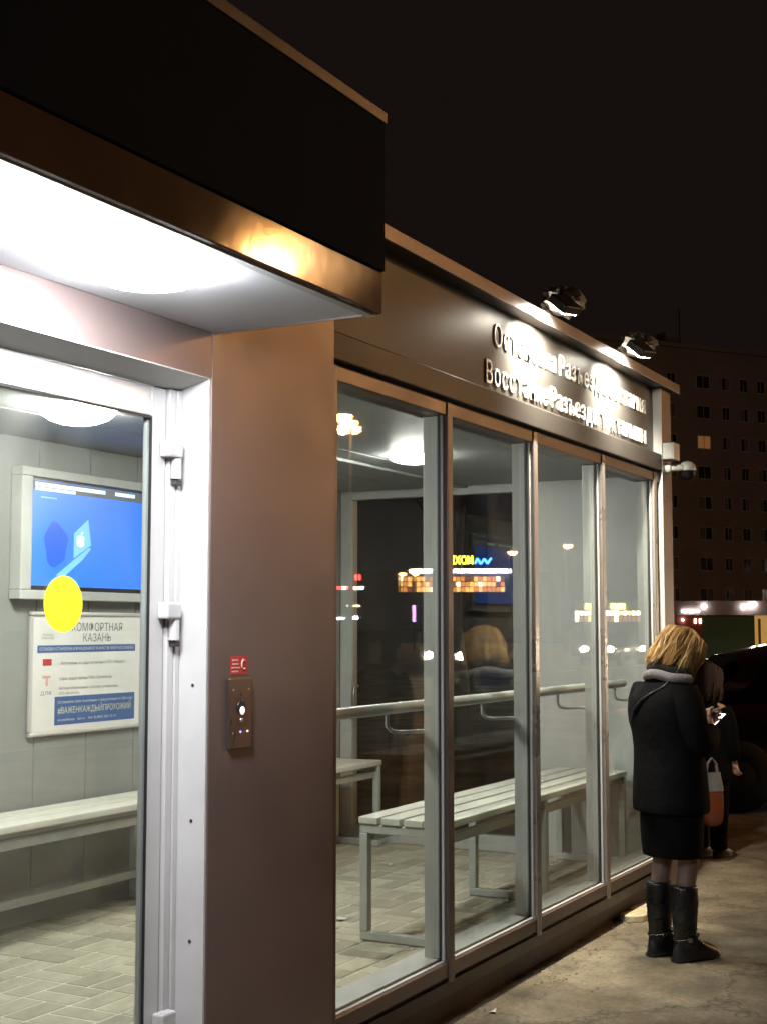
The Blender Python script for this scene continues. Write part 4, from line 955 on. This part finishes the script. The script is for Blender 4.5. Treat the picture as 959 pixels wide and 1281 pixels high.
for i in range(15):
    a = -1.75 + i * .25
    sbox(a, a + .20, 2.38, 2.62, .02, .05).build('lit_pane', rw.choice(('white_neon', 'warm_pane', 'warm_pane', 'orange_pane', 'dull_pane')), sp_)
    sbox(a, a + .20, 2.0, 2.32, .02, .05).build('lit_pane', rw.choice(('warm_pane', 'orange_pane', 'dull_pane', 'dull_pane')), sp_)

tl = thing('traffic_light', 'small traffic light showing green mirrored beside the pillar', 'traffic light', (78.2, -39.6, 0))
MB().tube([(78.2, -39.6, 0), (78.2, -39.6, 2.2)], .06, 10).build('pole', 'dark_metal', tl)
MB().box(78.05, 78.35, -39.75, -39.45, 1.25, 2.2).build('housing', 'black_plastic', tl)
for z_, m_ in ((1.42, 'green_signal'), (1.72, 'black_plastic'), (2.02, 'black_plastic')): MB().lathe((78.045, -39.6, z_), [(.11, 0), (.10, .03), (.04, .05)], (-1, 0, 0), 14).build('lens', m_, tl)
nb2 = thing('neon_sign', 'thin purple neon sign mirrored between the lit facade and the headlights', 'sign', (88.9, -40.4, 0))
MB().tube([(88.9, -40.4, 0), (88.9, -40.4, 3.4)], .05, 10).build('post', 'dark_metal', nb2)
MB().box(88.80, 88.88, -40.5, -40.3, 2.1, 3.3).build('tube', 'purple_neon', nb2)

# ------------------------------------------------------------------ bare tree behind the shelter
tr = thing('bare_tree', 'leafless tree with thin branches behind the shelter roof', 'tree', (17.5, 8.2, 0))
rnd = random.Random(4); tk = MB(); cw = MB()
def grow(p, d, ln, r, depth, mb):
    pts = [p]; rr = [r]; q = p.copy(); dd = d.copy(); n = 4
    for i in range(n):
        dd = (dd + Vector((rnd.gauss(0, .10), rnd.gauss(0, .10), rnd.gauss(.03, .06)))).normalized(); q = q + dd * ln / n; pts.append(q.copy()); rr.append(r * (1 - .45 * (i + 1) / n))
    mb.tube(pts, rr, 7 if depth < 2 else 5, depth > 3)
    if depth >= 5: return
    for k in range(rnd.choice((2, 3, 3))):
        i = rnd.randint(2, n); ax = Vector((rnd.gauss(0, 1), rnd.gauss(0, 1), rnd.gauss(0, .4))).normalized()
        nd = (dd + ax * rnd.uniform(.5, .9) + Vector((0, 0, .15))).normalized(); grow(pts[i], nd, ln * rnd.uniform(.62, .8), rr[i] * .72, depth + 1, cw)
grow(Vector((17.5, 8.2, 0)), Vector((0, 0, 1)), 3.4, .17, 0, tk)
tk.build('trunk', 'bark', tr); cw.build('crown', 'bark', tr)

# ------------------------------------------------------------------ small stuff on the ground
gr = MB(); rnd = random.Random(8)
for i in range(2600):
    x = rnd.uniform(4.2, 9.5); y = 2.54 - abs(rnd.gauss(0, .16)) if x < 8.3 else 2.4 + rnd.gauss(0, .25)
    s = rnd.uniform(.0015, .005) * (2.5 if rnd.random() < .05 else 1); a = rnd.uniform(0, 3)
    ca, sa = math.cos(a) * s, math.sin(a) * s
    if y > 2.543 and x < 8.38: continue
    gr.add([(x + ca, y + sa, 0), (x - sa, y + ca, 0), (x - ca, y - sa, 0), (x + sa, y - ca, 0), (x + s * .1, y, s * rnd.uniform(.6, 1.1))], [(0, 1, 4), (1, 2, 4), (2, 3, 4), (3, 0, 4)])
tag(gr.build('grit', 'grit_stone'), 'loose grit lying along the foot of the window wall', 'grit', kind='stuff')
rb = thing('broken_slab', 'broken piece of pale paving at the wall foot behind the boots', 'rubble', (7.62, 2.43, 0))
for i, (x, y, r_) in enumerate(((7.50, 2.44, .11), (7.68, 2.45, .13), (7.62, 2.34, .09), (7.82, 2.45, .10))):
    pts = [(x + r_ * (.7 + .5 * rnd.random()) * math.cos(t), min(2.52, y + r_ * .7 * (.7 + .5 * rnd.random()) * math.sin(t))) for t in [2 * math.pi * j / 9 for j in range(9)]]
    MB().prism(pts, 'z', .0, .028 + .012 * rnd.random()).build('fragment', 'rubble', rb, bevel=.005)
def scrap(label, x, y, z, s, mat, name='paper_scrap', cat='litter', group='scraps on the floor'):
    n = 7; m = MB(); pts = [(x + s * (.6 + .6 * rnd.random()) * math.cos(2 * math.pi * j / n), y + s * .6 * (.6 + .6 * rnd.random()) * math.sin(2 * math.pi * j / n), z + .002 + rnd.random() * s * .35) for j in range(n)]
    m.add(pts + [(x, y, z + s * .3)], [(j, (j + 1) % n, n) for j in range(n)])
    o = m.build(name, mat); md = o.modifiers.new('thick', 'SOLIDIFY'); md.thickness = .001
    tag(o, label, cat, group)
scrap('crumpled white paper on the floor beside the bench foot', 5.86, 2.86, ZF, .06, 'litter')
scrap('white paper scrap lying on the pavers near the far frame', 7.55, 4.02, ZF, .035, 'litter')
scrap('thin pale strip of paper on the pavers left of the bench', 6.05, 3.50, ZF, .045, 'litter')
scrap('dark dry leaf on the pavers seen through the bench frame', 6.95, 3.35, ZF, .035, 'leaf_litter', 'dry_leaf', 'leaf')
scrap('dry brown leaf on the pavers in front of the back bench', 5.55, 4.36, ZF, .05, 'leaf_litter', 'dry_leaf', 'leaf')
scrap('small dark scrap on the pavers close to the pillar', 6.35, 3.72, ZF, .022, 'leaf_litter', 'dry_leaf', 'leaf')
scrap('crumpled tissue on the asphalt beside the wall foot', 5.42, 2.40, .0, .03, 'litter', group='scraps on the pavement')
